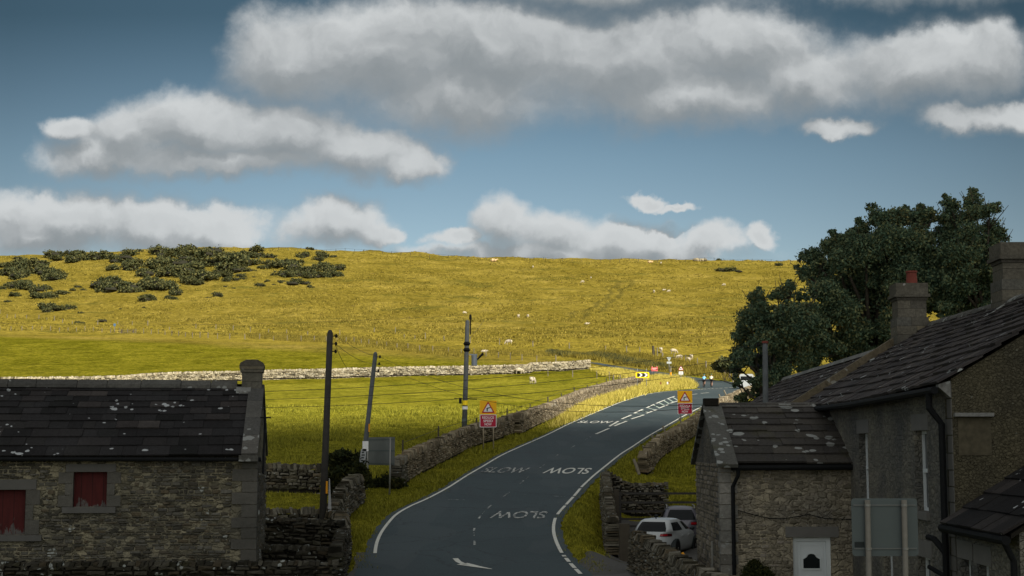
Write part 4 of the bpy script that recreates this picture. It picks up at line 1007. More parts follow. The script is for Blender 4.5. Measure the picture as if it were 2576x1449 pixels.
while y < CL_:
    l = random.uniform(.5, .8); e = min(y + l, CL_ + .02); rg.prism([(.3 + CD_ / 2 - .24, CR_ - .04), (.3 + CD_ / 2 - .12, CR_ + .12), (.3 + CD_ / 2 + .12, CR_ + .12), (.3 + CD_ / 2 + .24, CR_ - .04)], y + .006, e - .006, 'y'); y = e
rg.build('ridge', M_RIDGE_L, cr)

# ------------------------------------------------------------------ annexe with the white door
AL, AD, AE, AR = 3.42, 6.3, 3.98, 5.42
ann = thing('stone_annexe', 'low stone annexe with white door and lichened slab roof', 'outbuilding', (5.31, 38, hz), YW)
dr = (1.80, 2.76, 0.0, 2.10)
mb = MB()
wall_front(mb, 0.0, AL, -.3, AE, 0, .45, [dr], 1)
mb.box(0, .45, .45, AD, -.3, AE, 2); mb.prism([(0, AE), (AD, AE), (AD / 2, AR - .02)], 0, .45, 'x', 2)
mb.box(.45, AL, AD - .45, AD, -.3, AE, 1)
hl = [(dr[0] - .2, dr[1] + .2, dr[3], dr[3] + .30), dr]
rubble(mb, .42, AL, -.3, AE - .05, plane_pl(0, 0, 1, 0, 0, -1), hl, .17, .085, skip=.42, out=(.008, .026))
rubble(mb, 0.05, AD - .1, -.3, AE - .02, plane_pl(0, AD, 0, -1, -1, 0), (), .22, .12, skip=.3, mi=0)
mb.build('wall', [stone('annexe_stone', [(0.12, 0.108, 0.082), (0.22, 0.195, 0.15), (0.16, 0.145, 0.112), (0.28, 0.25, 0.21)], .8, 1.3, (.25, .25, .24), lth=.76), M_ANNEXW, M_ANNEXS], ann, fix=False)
qn = MB(); z = -.25; k = 0
while z < AE - .2:
    h = random.uniform(.22, .36); qn.box(-.03, (.26 if k % 2 else .42), -.035, (.42 if k % 2 else .26), z + .01, min(z + h, AE - .15) - .01); z += h; k += 1
qn.build('quoin_stones', stone('pale_quoin', [(0.18, 0.18, 0.165), (0.26, 0.25, 0.225), (0.13, 0.125, 0.11)], .8, 2.0, (.26, .27, .26), lth=.6), ann)
l_ = MB(); l_.box(dr[0] - .18, dr[1] + .2, -.02, .4, dr[3] + .004, dr[3] + .27); l_.build('lintel', M_LINTEL, ann)
d0 = MB(); x0, x1, z1 = dr[0], dr[1], dr[3]
d0.box(x0, x0 + .11, .08, .18, 0, z1); d0.box(x1 - .11, x1, .08, .18, 0, z1); d0.box(x0 + .11, x1 - .11, .083, .178, z1 - .10, z1)
dfo = d0.build('door_frame', M_UPVC, ann)
dd_ = MB(); dd_.box(x0 + .115, x1 - .115, .11, .15, 0.02, z1 - .105)
ax, bx = x0 + .25, x1 - .25
def mould(mb, pts, wd=.018, y=.095):
    for p, q in zip(pts, pts[1:] + pts[:1]):
        d = Vector((q[0] - p[0], 0, q[1] - p[1])); n = Vector((-d.z, 0, d.x)).normalized() * wd; P, Q = Vector((p[0], y, p[1])), Vector((q[0], y, q[1])); back = Vector((0, .02, 0))
        mb.hexa([P - n + back, Q - n + back, Q + n + back, P + n + back, P - n, Q - n, Q + n, P + n])
mould(dd_, [(x0 + .19, .12), (x1 - .19, .12), (x1 - .19, z1 - .2), (x0 + .19, z1 - .2)], .012, .1)
cxm = (x0 + x1) / 2; hw = (bx - ax) / 2
arch = [(ax, 1.30), (bx, 1.30), (bx, 1.56)] + [(cxm + hw * .55 * math.cos(t_) + (hw * .0), 1.62 + .085 * math.sin(t_)) for t_ in np.linspace(0, math.pi, 9)] + [(ax, 1.56)]
mould(dd_, arch, .02, .09)
for xa, xb in ((ax - .02, cxm - .03), (cxm + .03, bx + .02)): mould(dd_, [(xa, .35), (xb, .35), (xb, 1.12), (xa, 1.12)], .014, .1)
dob = dd_.build('door', M_UPVC, ann)
gl = MB(); gl.prism([(p[0], p[1]) for p in arch], .098, .108, 'y'); gl.build('pane', M_GLASS, dob)
ang = math.atan2(AR - AE, AD / 2); ca, sa = math.cos(ang), math.sin(ang); La = math.hypot(AR - AE, AD / 2) + .28
rf = MB(); S_ = Vector((0, ca, sa))
slabs(rf, Vector((.40, -.22 * ca, AE - .22 * sa + .06)), (1, 0, 0), S_, AL - .36, La, .52, .34, .4, 1.1, .045)
slabs(rf, Vector((.40, AD + .22 * ca, AE - .22 * sa + .06)), (1, 0, 0), Vector((0, -ca, sa)), AL - .36, La, .5, .36, .4, 1.0, .045)
rf.hexa([(.1, -.1, AE - .08), (AL, -.1, AE - .08), (AL, AD / 2, AR - .04), (.1, AD / 2, AR - .04), (.1, -.1, AE), (AL, -.1, AE), (AL, AD / 2, AR + .04), (.1, AD / 2, AR + .04)], 1)
ar = rf.build('roof', [M_SLATE2, M_CORE], ann, fix=False)
cp = MB()
for S__, oy in ((S_, 0), (Vector((0, -ca, sa)), AD)):
    for i in range(3):
        a, b = -.42 + (La + .12) * i / 3, -.42 + (La + .12) * (i + 1) / 3 - .012; pa, pb = Vector((0, oy, AE)) + S__ * a, Vector((0, oy, AE)) + S__ * b
        Nn = Vector((0, -S__.z, abs(S__.y))) if S__.y > 0 else Vector((0, S__.z, abs(S__.y))); lo_, hi_ = Nn * .06, Nn * .15
        cp.hexa([(-.12, *(pa + lo_)[1:]), (.40, *(pa + lo_)[1:]), (.40, *(pb + lo_)[1:]), (-.12, *(pb + lo_)[1:]), (-.12, *(pa + hi_)[1:]), (.40, *(pa + hi_)[1:]), (.40, *(pb + hi_)[1:]), (-.12, *(pb + hi_)[1:])])
cp.build('verge_slab', stone('verge_lichen', [(0.075, 0.075, 0.068), (0.11, 0.11, 0.10)], 1.0, 1.6, (.26, .275, .265), lth=.50, moss=.4), ar)
rg = MB(); x = .35
while x < AL + .1:
    l = random.uniform(.5, .72); e = min(x + l, AL + .1); rg.prism([(AD / 2 - .2, AR - .0), (AD / 2 - .19, AR + .07), (AD / 2, AR + .19), (AD / 2 + .19, AR + .07), (AD / 2 + .2, AR)], x + .008, e - .008, 'x'); x = e
rg.build('ridge', M_RIDGE, ar)
fc = MB(); fc.box(-.08, .32, AD / 2 - .22, AD / 2 + .22, AR + .10, AR + .30); fc.build('finial_block', M_CORE, ar)
gt = MB(); gt.tube([(.25, -.26, AE - .13), (AL - .05, -.26, AE - .11)], .07, 8); gt.build('gutter', M_DARK, ann)
dp = MB(); dp.tube([(.42, -.26, AE - .17), (.42, -.24, AE - .32), (.30, -.10, AE - .6), (.30, -.10, -.2)], .05, 8); dp.build('downpipe', M_DARK, ann)
dp = MB(); dp.tube([(-.06, 1.6, 1.9), (-.06, 1.6, -.2)], .03, 6); dp.build('conduit_pipe', M_GALV, ann)
cb = MB(); cb.tube([(.42, -.06, 2.78), (.85, -.06, 2.66), (1.2, -.06, 2.58), (1.55, -.06, 2.57), (1.9, -.06, 2.62), (2.2, -.06, 2.68), (2.6, -.06, 2.58), (3.3, -.06, 2.55)], .012, 5); cb.build('wall_cable', M_DARK, ann)

# low wing at the near right
wing = thing('porch_wing', 'black roofed low wing against the near gable of the farmhouse', 'outbuilding', (8.36, 28.2, hz), YW)
mb = MB(); wy = -3.8; WE, sl2 = 3.0, .66
lw = [(-2.05, -1.35, 1.1, 2.28), (-.9, -.25, 1.1, 2.3)]
wall_side(mb, wy, -.02, -.4, WE, 0.0, .35, lw, 0)
mb.prism([(0.35, -.4), (5.6, -.4), (5.6, WE + 5.6 * sl2 - .1), (.35, WE + .35 * sl2 - .1)], wy, wy + .35, 'y', 1)
mb.prism([(0, WE - .001), (.35, WE - .001), (.35, WE + .15)], wy, -.02, 'y', 0)
mb.build('wall', [M_HOUSEW, M_ANNEXW], wing)
for (a, b, c_, d_) in lw: sash(wing, 0.0, a, b, c_, d_)
an2 = math.atan(sl2); rf = MB()
slabs(rf, Vector((-.22, wy - .1, WE - .14 + .06)), (0, 1, 0), (math.cos(an2), 0, math.sin(an2)), -wy + .08, 6.6, .5, .4, .4, .9, .04)
rf.hexa([(-.15, wy - .05, WE - .14), (5.5, wy - .05, WE + 5.5 * sl2 - .06), (5.5, -.03, WE + 5.5 * sl2 - .06), (-.15, -.03, WE - .14), (-.15, wy - .05, WE - .06), (5.5, wy - .05, WE + 5.5 * sl2 + .02), (5.5, -.03, WE + 5.5 * sl2 + .02), (-.15, -.03, WE - .06)], 1)
rf.build('roof', [M_SLATE, M_CORE], wing, fix=False)
gt = MB(); gt.tube([(-.25, wy - .12, WE - .16), (-.25, 0.05, WE - .16)], .08, 8); gt.tube([(-.25, wy - .02, WE - .2), (-.10, wy + .02, WE - .5), (-.10, wy + .02, -.3)], .055, 8); gt.build('gutter', M_DARK, wing)

# ------------------------------------------------------------------ poles and wires
def pole(label, u0, v0t, Y, u1, r=.13, mat=None, base_extra=.6, topY=None):
    """u1: base column at the ground, (u0,v0t) top"""
    mat = mat or M_POLE; top = at(u0, v0t, Y); a = ray(u1, 480)[0]; bx, by = a * Y, Y; bzz = H(bx, by)
    t = thing('utility_pole', label, 'utility pole', (bx, by, bzz), group='wooden utility poles')
    d = top - Vector((bx, by, bzz)); mb = MB(); mb.tube([-d.normalized() * .4, d * .5, d * .985, d], [r * 1.15, r, r * .9, r * .45], 12); mb.build('pole_shaft', mat, t, smooth=True)
    return t, Vector((bx, by, bzz)), d
ins_g = 'insulators'
p1, b1, d1 = pole('tallest dark utility pole with yellow marker standing by the curving stone wall', 330.2, 330, 51.5, 322.5, .115)
p2, b2, d2 = pole('leaning grey utility pole beside the grey sign back with white notice', 375.6, 352, 66.5, 360, .105, M_POLE2)
p3, b3, d3 = pole('utility pole with transformer standing in the field behind the roadside wall', 467.5, 320, 101, 464, .16, M_POLE2)
p4, b4, d4 = pole('bare grey pole rising behind the annexe roof in front of the tree', 765.0, 341.5, 47, 765.5, .095, M_POLE2)
def insul(root, d, fr, side=1, n=1, name='insulator'):
    for f in fr:
        mb = MB(); c = d * f; mb.tube([c, c + Vector((side * .22, 0, .0))], .018, 6); mb.tube([c + Vector((side * .22, 0, -.06)), c + Vector((side * .22, 0, .0)), c + Vector((side * .22, 0, .07))], [.03, .05, .03], 8); mb.build(name, M_DARK, root)
insul(p1, d1, (.972, .935, .90)); insul(p2, d2, (.965, .915, .865))
insul(p4, d4, (.985, .94, .895), -1)
mb = MB(); pp = d4 * .995; mb.tube([pp - Vector((0, 0, .02)), pp + Vector((0, 0, .05))], .105, 12); mb.build('pole_cap', M_TERRA, p4)
# top insulators, clamps, transformer of pole 3
mb = MB(); c = d3; mb.tube([c + Vector((.2, 0, -1.0)), c + Vector((.2, 0, .25))], .05, 6); mb.tube([c + Vector((.2, 0, .05)), c + Vector((.2, 0, .38))], [.09, .07], 8); mb.build('insulator', M_DARK, p3)
for f in (.79, .735):
    mb = MB(); c = d3 * f; mb.tube([c + Vector((0, 0, -.13)), c, c + Vector((0, 0, .13))], [.17, .26, .17], 10); mb.build('clamp_band', M_DARK, p3)
mb = MB(); c = d3 * .64 + Vector((.55, -.1, 0)); mb.tube([c + Vector((0, 0, -.35)), c + Vector((0, 0, .36))], .20, 14); mb.box(c.x - .35, c.x + .2, c.y - .05, c.y + .05, c.z + .37, c.z + .45)
tr = mb.build('transformer_tank', simple('tank_grey', (.22, .25, .29), .5, .3), p3)
mb = MB(); mb.tube([c + Vector((.18, 0, .05)), c + Vector((.6, 0, .5))], [.05, .09], 8); mb.build('bushing', M_DARK, tr)
mb = MB(); c = d3 * .30; mb.tube([c + Vector((-.75, 0, .06)), c + Vector((.8, 0, .0))], .03, 6); mb.box(c.x - .42, c.x - .24, -.15, .15, c.z - .28, c.z + .1); mb.build('bracket_box', M_DARK, p3)
for f, col, h, nm in ((.27, M_YEL2, .16, 'marker_band'), (.225, M_WHITE, .10, 'notice_plate'), (.12, M_SIGNBACK, .10, 'number_plate')):
    mb = MB(); c = d3 * f; mb.tube([c + Vector((0, 0, -h)), c + Vector((0, 0, h))], .19, 12, cap=True); mb.build(nm, col, p3)
mb = MB(); c = d1 * .272; mb.box(c.x + .08, c.x + .14, c.y - .12, c.y, c.z - .2, c.z + .22); mb.build('marker_band', M_ORANGE, p1)
mb = MB(); mb.prism([(.10, .45), (.26, .45), (.15, 2.1), (.12, 2.1)], -.16, -.12, 'y'); mb.v = [(x + .12, y, z + .25) for x, y, z in mb.v]; mb.build('cable_guard', simple('guard_white', (.33, .34, .34), .6), p1)
mb = MB(); c = d2 * .46; mb.box(c.x + .07, c.x + .13, c.y - .12, c.y, c.z - .16, c.z + .2); mb.build('marker_band', M_ORANGE, p2)
mb = MB(); c = d2 * .335; mb.box(c.x - .10, c.x + .16, c.y - .2, c.y - .14, c.z - .22, c.z + .22); mb.build('notice_plate', M_WHITE, p2)
mb = MB(); sx = d2.x / d2.z
mb.hexa([(sx * z_ + x_ - .06, yy - .2, z_) for z_ in (.95,) for (x_, yy) in ((-.15, 0), (.15, 0), (.15, .06), (-.15, .06))] + [(sx * 2.0 + x_ - .02, yy - .2, 2.0) for (x_, yy) in ((-.12, 0), (.12, 0), (.12, .06), (-.12, .06))])
nb_ = mb.build('notice_board', simple('notice_white', (.36, .38, .38), .6), p2)
mb = MB()
for i, ch in enumerate('NOTICE'[:0] or range(7)):
    z_ = 1.1 + i * .12; mb.box(sx * z_ - .09, sx * z_ + .01 + .02 * (i % 3), -.205, -.201, z_, z_ + .055)
mb.build('lettering', M_BLACK, nb_)
M_WIRE = simple('wire', (.012, .012, .014), .6)
def wire(label, a, b, sag, r=.02, n=24, group='overhead wires'):
    mb = MB(); a, b = Vector(a), Vector(b); pts = []
    for i in range(n + 1):
        t_ = i / n; p = a.lerp(b, t_); p.z -= 4 * sag * t_ * (1 - t_); pts.append(p - a)
    mb.tube(pts, r, 5); o = mb.build('overhead_wire', M_WIRE); o.location = a; return tag(o, label, 'wire', group)
for i, (va, vb, w_) in enumerate(((347.5, 392, 'highest'), (355.5, 400, 'middle'), (363.5, 408, 'lowest'))):
    f = (.985, .94, .895)[i]; A = b4 + d4 * f + Vector((-.22, 0, 0)); B = at(233, vb, 49.5)
    wire(w_ + ' of three black wires from the pole by the tree to the barn', A, B, .30, .0075)
T1 = [b1 + d1 * f + Vector((.22, 0, 0)) for f in (.972, .935, .90)]; T2 = [b2 + d2 * f + Vector((.22, 0, 0)) for f in (.965, .915, .865)]
wire('top wire between the tallest pole and the leaning pole', T1[0], T2[0], .12, .0075)
wire('lower wire between the tallest pole and the leaning pole', T1[1], T2[1], .2, .0075)
wire('top service wire from the leaning pole over the road to the annexe', T2[0], at(704, 404, 41), .75, .0075)
wire('lower service wire from the leaning pole over the road to the annexe', T2[1], at(704, 407, 41), .85, .0075)
T3 = b3 + d3 + Vector((.2, 0, .35))
wire('high line running far left from the transformer pole', T3, at(-60, 321, 120), .5, .0075)
wire('stay wire slanting from the transformer pole towards the hill', b3 + d3 * .82, at(484, 320, 125), .1, .010)
wire('slack drop wire hanging from the tallest pole to the field', b1 + d1 * .93 + Vector((.2, 0, 0)), at(362, 372, 75), .5, .008)

# ------------------------------------------------------------------ signs
def signroot(label, x, y, z=None, rz=0.0, group=None): return thing('road_sign', label, 'road sign', (x, y, H(x, y) if z is None else z), rz, group)
def lettering(lines, hgt, parent, y, mat, cx=0, cz=0, gap=1.25, width=None, name='lettering'):
    mb = MB()
    for i, ln in enumerate(lines):
        vs, fs = text_geo(ln, 1.0, 1.0, .015); xs = [p[0] for p in vs]; zs = [p[1] for p in vs]; zx = max(zs) - min(zs); wx = max(xs) - min(xs)
        k = hgt / zx; kx = k if width is None else width[i] / wx; cm = (max(xs) + min(xs)) / 2; zm = (max(zs) + min(zs)) / 2
        mb.add([((p[0] - cm) * kx + cx, y, (p[1] - zm) * k + cz - i * hgt * gap) for p in vs], fs)
    return mb.build(name, mat, parent, fix=False)
def rrect(w_, h_, r, n=4):
    P = []
    for cx, cz, a0 in ((w_ / 2 - r, h_ / 2 - r, 0), (-w_ / 2 + r, h_ / 2 - r, 90), (-w_ / 2 + r, -h_ / 2 + r, 180), (w_ / 2 - r, -h_ / 2 + r, 270)):
        for k in range(n + 1): t_ = R(a0 + 90 * k / n); P.append((cx + r * math.cos(t_), cz + r * math.sin(t_)))
    return P
def panel(w_, h_, r, cz, y0, y1, cx=0, mi=0):
    mb = MB(); mb.prism([(p[0] + cx, p[1] + cz) for p in rrect(w_, h_, r)], y0, y1, 'y', mi); return mb
def tri(s, cz, y0, y1, flip=False, rr=.06):
    P = []; h = s * .866; base = [(-s / 2, -h / 3), (s / 2, -h / 3), (0, 2 * h / 3)]
    for i, p in enumerate(base):
        a, b = Vector(base[i - 1]), Vector(base[(i + 1) % 3]); p = Vector(p); P += [p + (a - p).normalized() * rr * s, p + (b - p).normalized() * rr * s]
    mb = MB(); mb.prism([(p[0], (-p[1] if flip else p[1]) + cz) for p in (P if not flip else P[::-1])], y0, y1, 'y'); return mb
def reduce_sign(label, x, y, postmat, postdy=0.0):
    t = signroot(label, x, y, group='reduce speed now signs')
    Wd, H1, H2 = 1.0, .82, .76; z0 = 1.32
    for sx in (-.28, .32):
        mb = MB(); mb.tube([(sx, .06, -.4), (sx, .06, z0 + H1 + H2 - .1)], .038, 10); mb.build('post', postmat, t, smooth=True)
    yb = panel(Wd, H1, .02, z0 + H2 + H1 / 2 + .01, -.01, .02).build('yellow_board', M_YEL, t)
    cz = z0 + H2 + .33; tri(.80, cz, -.020, -.012).build('red_triangle', M_SRED, yb); tri(.57, cz, -.028, -.0205).build('white_triangle', M_WHITE, yb)
    s = MB(); s.box(-.085, -.025, -.036, -.0285, cz - .13, cz + .03)
    s.hexa([(-.085, -.0285, cz + .0), (.14, -.0285, cz + .065), (.14, -.0285, cz + .115), (-.055, -.0285, cz + .075)] + [(-.085, -.036, cz + .0), (.14, -.036, cz + .065), (.14, -.036, cz + .115), (-.055, -.036, cz + .075)])
    s.box(-.12, -.0855, -.036, -.0285, cz + .0, cz + .04); s.build('bend_symbol', M_BLACK, yb)
    wb = panel(Wd, H2, .04, z0 + H2 / 2, -.01, .02).build('white_border', M_WHITE, t)
    panel(Wd - .07, H2 - .07, .03, z0 + H2 / 2, -.018, -.0105).build('red_plate', M_PRED, wb)
    lettering(['REDUCE', 'SPEED', 'NOW'], .15, wb, -.0195, M_WHITE, 0, z0 + H2 / 2 + .20, 1.33, [.70, .56, .42])
    return t
a_ = ray(487, 450)[0]; g_ = C2(1250, 785); reduce_sign('left REDUCE SPEED NOW sign on tan posts by the roadside stone wall', g_.x, g_.y, M_POSTTAN)
g2 = G(686, 424.5); reduce_sign('right REDUCE SPEED NOW sign across the road above the annexe roof', at(685.2, 424, 101).x, 101, M_GALV)
# grey sign back at the left verge
gA, gB = PX(367, 489.5), PX(389.5, 494.5)
t = signroot('weathered grey sign back on two posts beside the leaning pole', (gA.x + gB.x) / 2, (gA.y + gB.y) / 2)
cx_ = t.location; zt = at(370, 438, gA.y).z - t.location.z
dxx = gB.x - gA.x; dyy = gB.y - gA.y
for sg in (-1, 1):
    mb = MB(); mb.tube([(sg * dxx / 2, sg * dyy / 2, -.4), (sg * dxx / 2 + .03, sg * dyy / 2, zt)], .042, 10); mb.build('post', M_GALV, t, smooth=True)
def slanted(mb, w0, w1, z0, z1, off, th): 
    k = dyy / dxx
    mb.hexa([(w0, w0 * k + off, z0), (w1, w1 * k + off, z0), (w1, w1 * k + off + th, z0), (w0, w0 * k + off + th, z0), (w0, w0 * k + off, z1), (w1, w1 * k + off, z1), (w1, w1 * k + off + th, z1), (w0, w0 * k + off + th, z1)])
mb = MB(); slanted(mb, -dxx / 2 - .06, dxx / 2 + .24, zt - 1.22, zt + .03, .05, .02); pb_ = mb.build('panel_back', M_SIGNBACK2, t)
for zz in (zt - .08, zt - .58, zt - 1.16):
    mb = MB(); slanted(mb, -dxx / 2 - .05, dxx / 2 + .23, zz - .025, zz + .025, .028, .02); mb.build('rail', M_SIGNBACK, pb_)
# big grey sign back near the camera
t = signroot('large plain grey sign back on two thick posts in front of the farmhouse', at(885, 500, 20).x, 20)
zb_ = -1.41 - t.location.z; zt_ = -.645 - t.location.z
for sx in (-.235, .255):
    mb = MB(); mb.tube([(sx - .02, 0, -.3), (sx, 0, zt_ - .02)], .037, 14); mb.build('post', M_NPOST, t, smooth=True)
pb_ = panel(.885, zt_ - zb_, .045, (zt_ + zb_) / 2, .05, .055).build('panel_back', M_SIGNBACK, t)
for zz in (zt_ - .09, zb_ + .10):
    mb = MB(); mb.box(-.42, .42, .035, .05, zz - .008, zz + .008); rl = mb.build('rail', M_SIGNBACK2, pb_)
    for sx in (-.235, .255):
        mb = MB(); mb.tube([(sx - .0, 0, zz - .015), (sx, 0, zz + .015)], .041, 14); mb.build('clip', M_GALV, t)
mb = MB(); mb.box(-.41, -.28, .045, .0495, zb_ + .115, zb_ + .19); mb.build('black_label', M_BLACK, pb_)
# chevron board
cg = G(641.5, 388.0); cY = min(cg.y, 178)
t = signroot('yellow bordered black and white chevron board on the far verge', at(642.5, 388, cY).x, cY)
zc_ = at(642, 375, cY).z - t.location.z; sc_ = F / cY
Wc, Hc = 13.6 / sc_, 6.0 / sc_
for sx, dz in ((-.36 * Wc / 1.0, .25), (.30 * Wc, .25)):
    mb = MB(); mb.tube([(sx, .06, -.5), (sx, .06, zc_ + Hc / 2 + .42)], .045, 8); mb.build('post', M_GALV, t, smooth=True)
yb = panel(Wc, Hc, .12, zc_, -.02, .02).build('yellow_board', M_YEL2, t)
panel(Wc * .78, Hc * .62, .02, zc_, -.028, -.0205).build('black_panel', M_BLACK, yb)
for k in (-.62, .32):
    mb = MB(); x0 = k * Wc * .40; a_ = Hc * .30; w_ = Wc * .10
    for sg in (1, -1):
        mb.hexa([(x0, -.030, zc_), (x0, -.030, zc_), (x0, -.030, zc_), (x0, -.030, zc_)][:0] or [(x0 - .0, -.029, zc_ + sg * a_), (x0 + w_ * 1.3, -.029, zc_ + sg * a_), (x0 + w_ * 2.6, -.029, zc_), (x0 + w_ * 1.3, -.029, zc_), (x0, -.036, zc_ + sg * a_), (x0 + w_ * 1.3, -.036, zc_ + sg * a_), (x0 + w_ * 2.6, -.036, zc_), (x0 + w_ * 1.3, -.036, zc_)])
    mb.build('chevron_arrow', M_WHITE, yb)
# small red sign
def scaled(x, Y): return x * Y / F
def flatsign(label, u, vb, Y, parts, posts, name_post='post', rz=0.0, cat='road sign', pm=None):
    P = at(u, vb, Y); t = thing('road_sign', label, cat, (P.x, Y, H(P.x, Y)), rz)
    for sx, vt in posts:
        mb = MB(); mb.tube([(scaled(sx, Y), .06, -.5), (scaled(sx, Y), .06, at(u, vt, Y).z - t.location.z)], .05, 8); mb.build(name_post, pm or M_GALV, t, smooth=True)
    return t
rY = 232.0
t = flatsign('small faded red sign on two posts behind the chevron board', 654.6, 378, rY, None, ((-2.4, 366), (2.4, 366)))
z_ = at(654.6, 369.3, rY).z - t.location.z; k = rY / F
rb = panel(6.6 * k, 3.7 * k, .05, z_, -.02, .02).build('red_board', M_FRED, t)
mb = MB()
for i in range(3): mb.box(-2.4 * k + i * .1, 2.4 * k - i * .2, -.03, -.021, z_ + (.9 - i * .9) * k - .04, z_ + (.9 - i * .9) * k + .05)
mb.build('pale_lines', simple('faded_white', (.75, .45, .42), .6), rb)
for sx in (-2.4, 2.4):
    mb = MB(); mb.ball((sx * k, .06, z_ + 2.1 * k), .12, 8, 6); mb.build('post_cap', M_FRED, t)
gY = 236.0
t = flatsign('give way sign back with small plate on a tall post at the junction', 669.3, 379, gY, None, ((0, 357),)); k = gY / F
z_ = at(669, 358.6, gY).z - t.location.z
tri(4.9 * k, z_, -.0, .04, flip=True).build('triangle_back', simple('sign_back_pale', (.42, .46, .46), .5), t)
z_ = at(669, 362.6, gY).z - t.location.z
panel(4.6 * k, 2.0 * k, .05, z_, .0, .04).build('plate_back', simple('sign_back_pale2', (.45, .49, .49), .5), t)
P = at(670.8, 378, 228); t = thing('marker_post', 'wooden post with yellow band below the give way sign', 'post', (P.x, 228, H(P.x, 228)))
k = 228 / F
mb = MB(); mb.tube([(-.1, 0, -.3), (0, 0, at(670, 366.5, 228).z - t.location.z)], .14, 8); mb.build('post', M_POST, t)
z_ = at(670, 374, 228).z - t.location.z
mb = MB(); mb.tube([(-.02, 0, z_ - .25), (-.02, 0, z_ + .25)], .17, 8); mb.build('yellow_band', M_ORANGE, t)
tY = 215.0; t = flatsign('white triangular warning sign with plate beside the bend', 681, 376, tY, None, ((0, 374),)); k = tY / F
z_ = at(681, 368.6, tY).z - t.location.z
tr_ = tri(5.4 * k, z_, -.03, .0).build('red_triangle', M_SRED, t); tri(3.9 * k, z_, -.04, -.031).build('white_triangle', M_WHITE, tr_)
mb = MB(); mb.box(-.9 * k, .9 * k, -.05, -.041, z_ - .45 * k, z_ + .1 * k); mb.box(-.5 * k, .1 * k, -.05, -.041, z_ + .1 * k, z_ + .6 * k); mb.build('vehicle_symbol', M_BLACK, tr_)
z_ = at(681, 373, tY).z - t.location.z
pw = panel(4.4 * k, 3.0 * k, .05, z_, -.02, .02).build('white_plate', M_WHITE, t)
mb = MB()
for i in range(2): mb.box(-1.5 * k, 1.5 * k, -.03, -.021, z_ + (.3 - i * .9) * k, z_ + (.55 - i * .9) * k)
mb.build('text_lines', M_SIGNBACK, pw)
for i, (u, v, lab) in enumerate(((660.7, 385, 'dark red and white marker post nearest the chevron board'), (667.5, 381, 'red marker post in the long grass'), (668.8, 383, 'white topped marker post at the edge of the long grass'))):
    Y = 185 + 3 * i; P = at(u, v, Y); t = thing('verge_marker', lab, 'marker post', (P.x, Y, H(P.x, Y)), group='verge marker posts')
    mb = MB(); mb.box(-.09, .09, -.05, .05, -.2, .55); mb.build('post', M_WHITE if i == 2 else simple('marker_dark', (.10, .03, .03), .7), t)
    mb = MB(); mb.box(-.092, .092, -.053, .053, .56, .95); mb.build('post_top', M_TERRA if i != 1 else M_WHITE, t)
# ------------------------------------------------------------------ foliage
def leaves(centres, radii, per, size, squash=.8, shell=.35):
    """quads scattered in clumps round the given lobes"""
    out = []
    for c, r, n in zip(centres, radii, per):
        nc = max(6, int(n / 46)); d = rng.normal(size=(nc, 3)); d /= np.linalg.norm(d, axis=1)[:, None]
        rad = r * (shell + (1 - shell) * rng.random(nc) ** .6); cc = np.array(c) + d * rad[:, None] * np.array([1, 1, squash])
        k = rng.integers(0, nc, n); out.append(cc[k] + rng.normal(0, 1, (n, 3)) * min(.46, r * .25) * np.array([1, 1, .75]))
    P = np.concatenate(out); n = len(P)
    a = rng.normal(size=(n, 3)); a /= np.linalg.norm(a, axis=1)[:, None]; b = np.cross(a, rng.normal(size=(n, 3))); b /= np.linalg.norm(b, axis=1)[:, None]
    s = size * rng.uniform(.6, 1.3, (n, 1)); a = a * s; b = b * s * .55
    V = np.stack([P - a, P + b * .9, P + a, P - b * .9], 1).reshape(-1, 3)
    return V, np.arange(len(V)).reshape(-1, 4)
def tree(label, name, lobes, Y, dens_, leaf, base, trunk_r, mat, jy=2.5, group='trees behind the cottages', cx0=2800, cy0=700, s=.69):
    C, Rr, Nn = [], [], []
    sat = []
    for (x, y, r) in lobes:
        for _ in range(3):
            a_ = random.uniform(0, 6.28); sat.append((x + math.cos(a_) * r * random.uniform(.8, 1.12), y + math.sin(a_) * r * random.uniform(.75, 1.05), r * random.uniform(.28, .42)))
    for (x, y, r) in [(x, y, r * .86) for x, y, r in lobes] + sat:
        yy = Y + random.uniform(-jy, jy); C.append(tuple(at((cx0 + s * x) / 4, (cy0 + s * y) / 4, yy))); rm = r * s / 4 * yy / F; Rr.append(rm); Nn.append(int(dens_ * (r / 100) ** 2))
    bx, by = base; B = Vector((bx, by, H(bx, by)))
    t = thing(name, label, 'tree', B, group=group)
    V, Fc = leaves(C, Rr, Nn, leaf)
    npmesh('crown', V - np.array(B), Fc, mat, t, kverts=4)
    mb = MB(); top = Vector(np.mean(np.array(C), 0)) - B
    mb.tube([(0, 0, -.4), top * .25, top * .5 + Vector((.2, 0, 0)), top * .8], [trunk_r, trunk_r * .8, trunk_r * .6, trunk_r * .3], 10)
    for c in C[:len(lobes)]:
        c = Vector(c) - B; st = top * random.uniform(.2, .6); mid = st.lerp(c, .5) + Vector((random.uniform(-.3, .3), random.uniform(-.3, .3), .1 * (c - st).length)); mb.tube([st, mid, c], [trunk_r * .4, trunk_r * .25, .03], 6)
        for _ in range(5):
            e = c + Vector((random.uniform(-1, 1), random.uniform(-1, 1), random.uniform(-.4, 1))) * .9; mb.tube([c.lerp(mid, .3), e], [.04, .012], 5)
    mb.build('trunk', M_BARK, t, smooth=True); return t
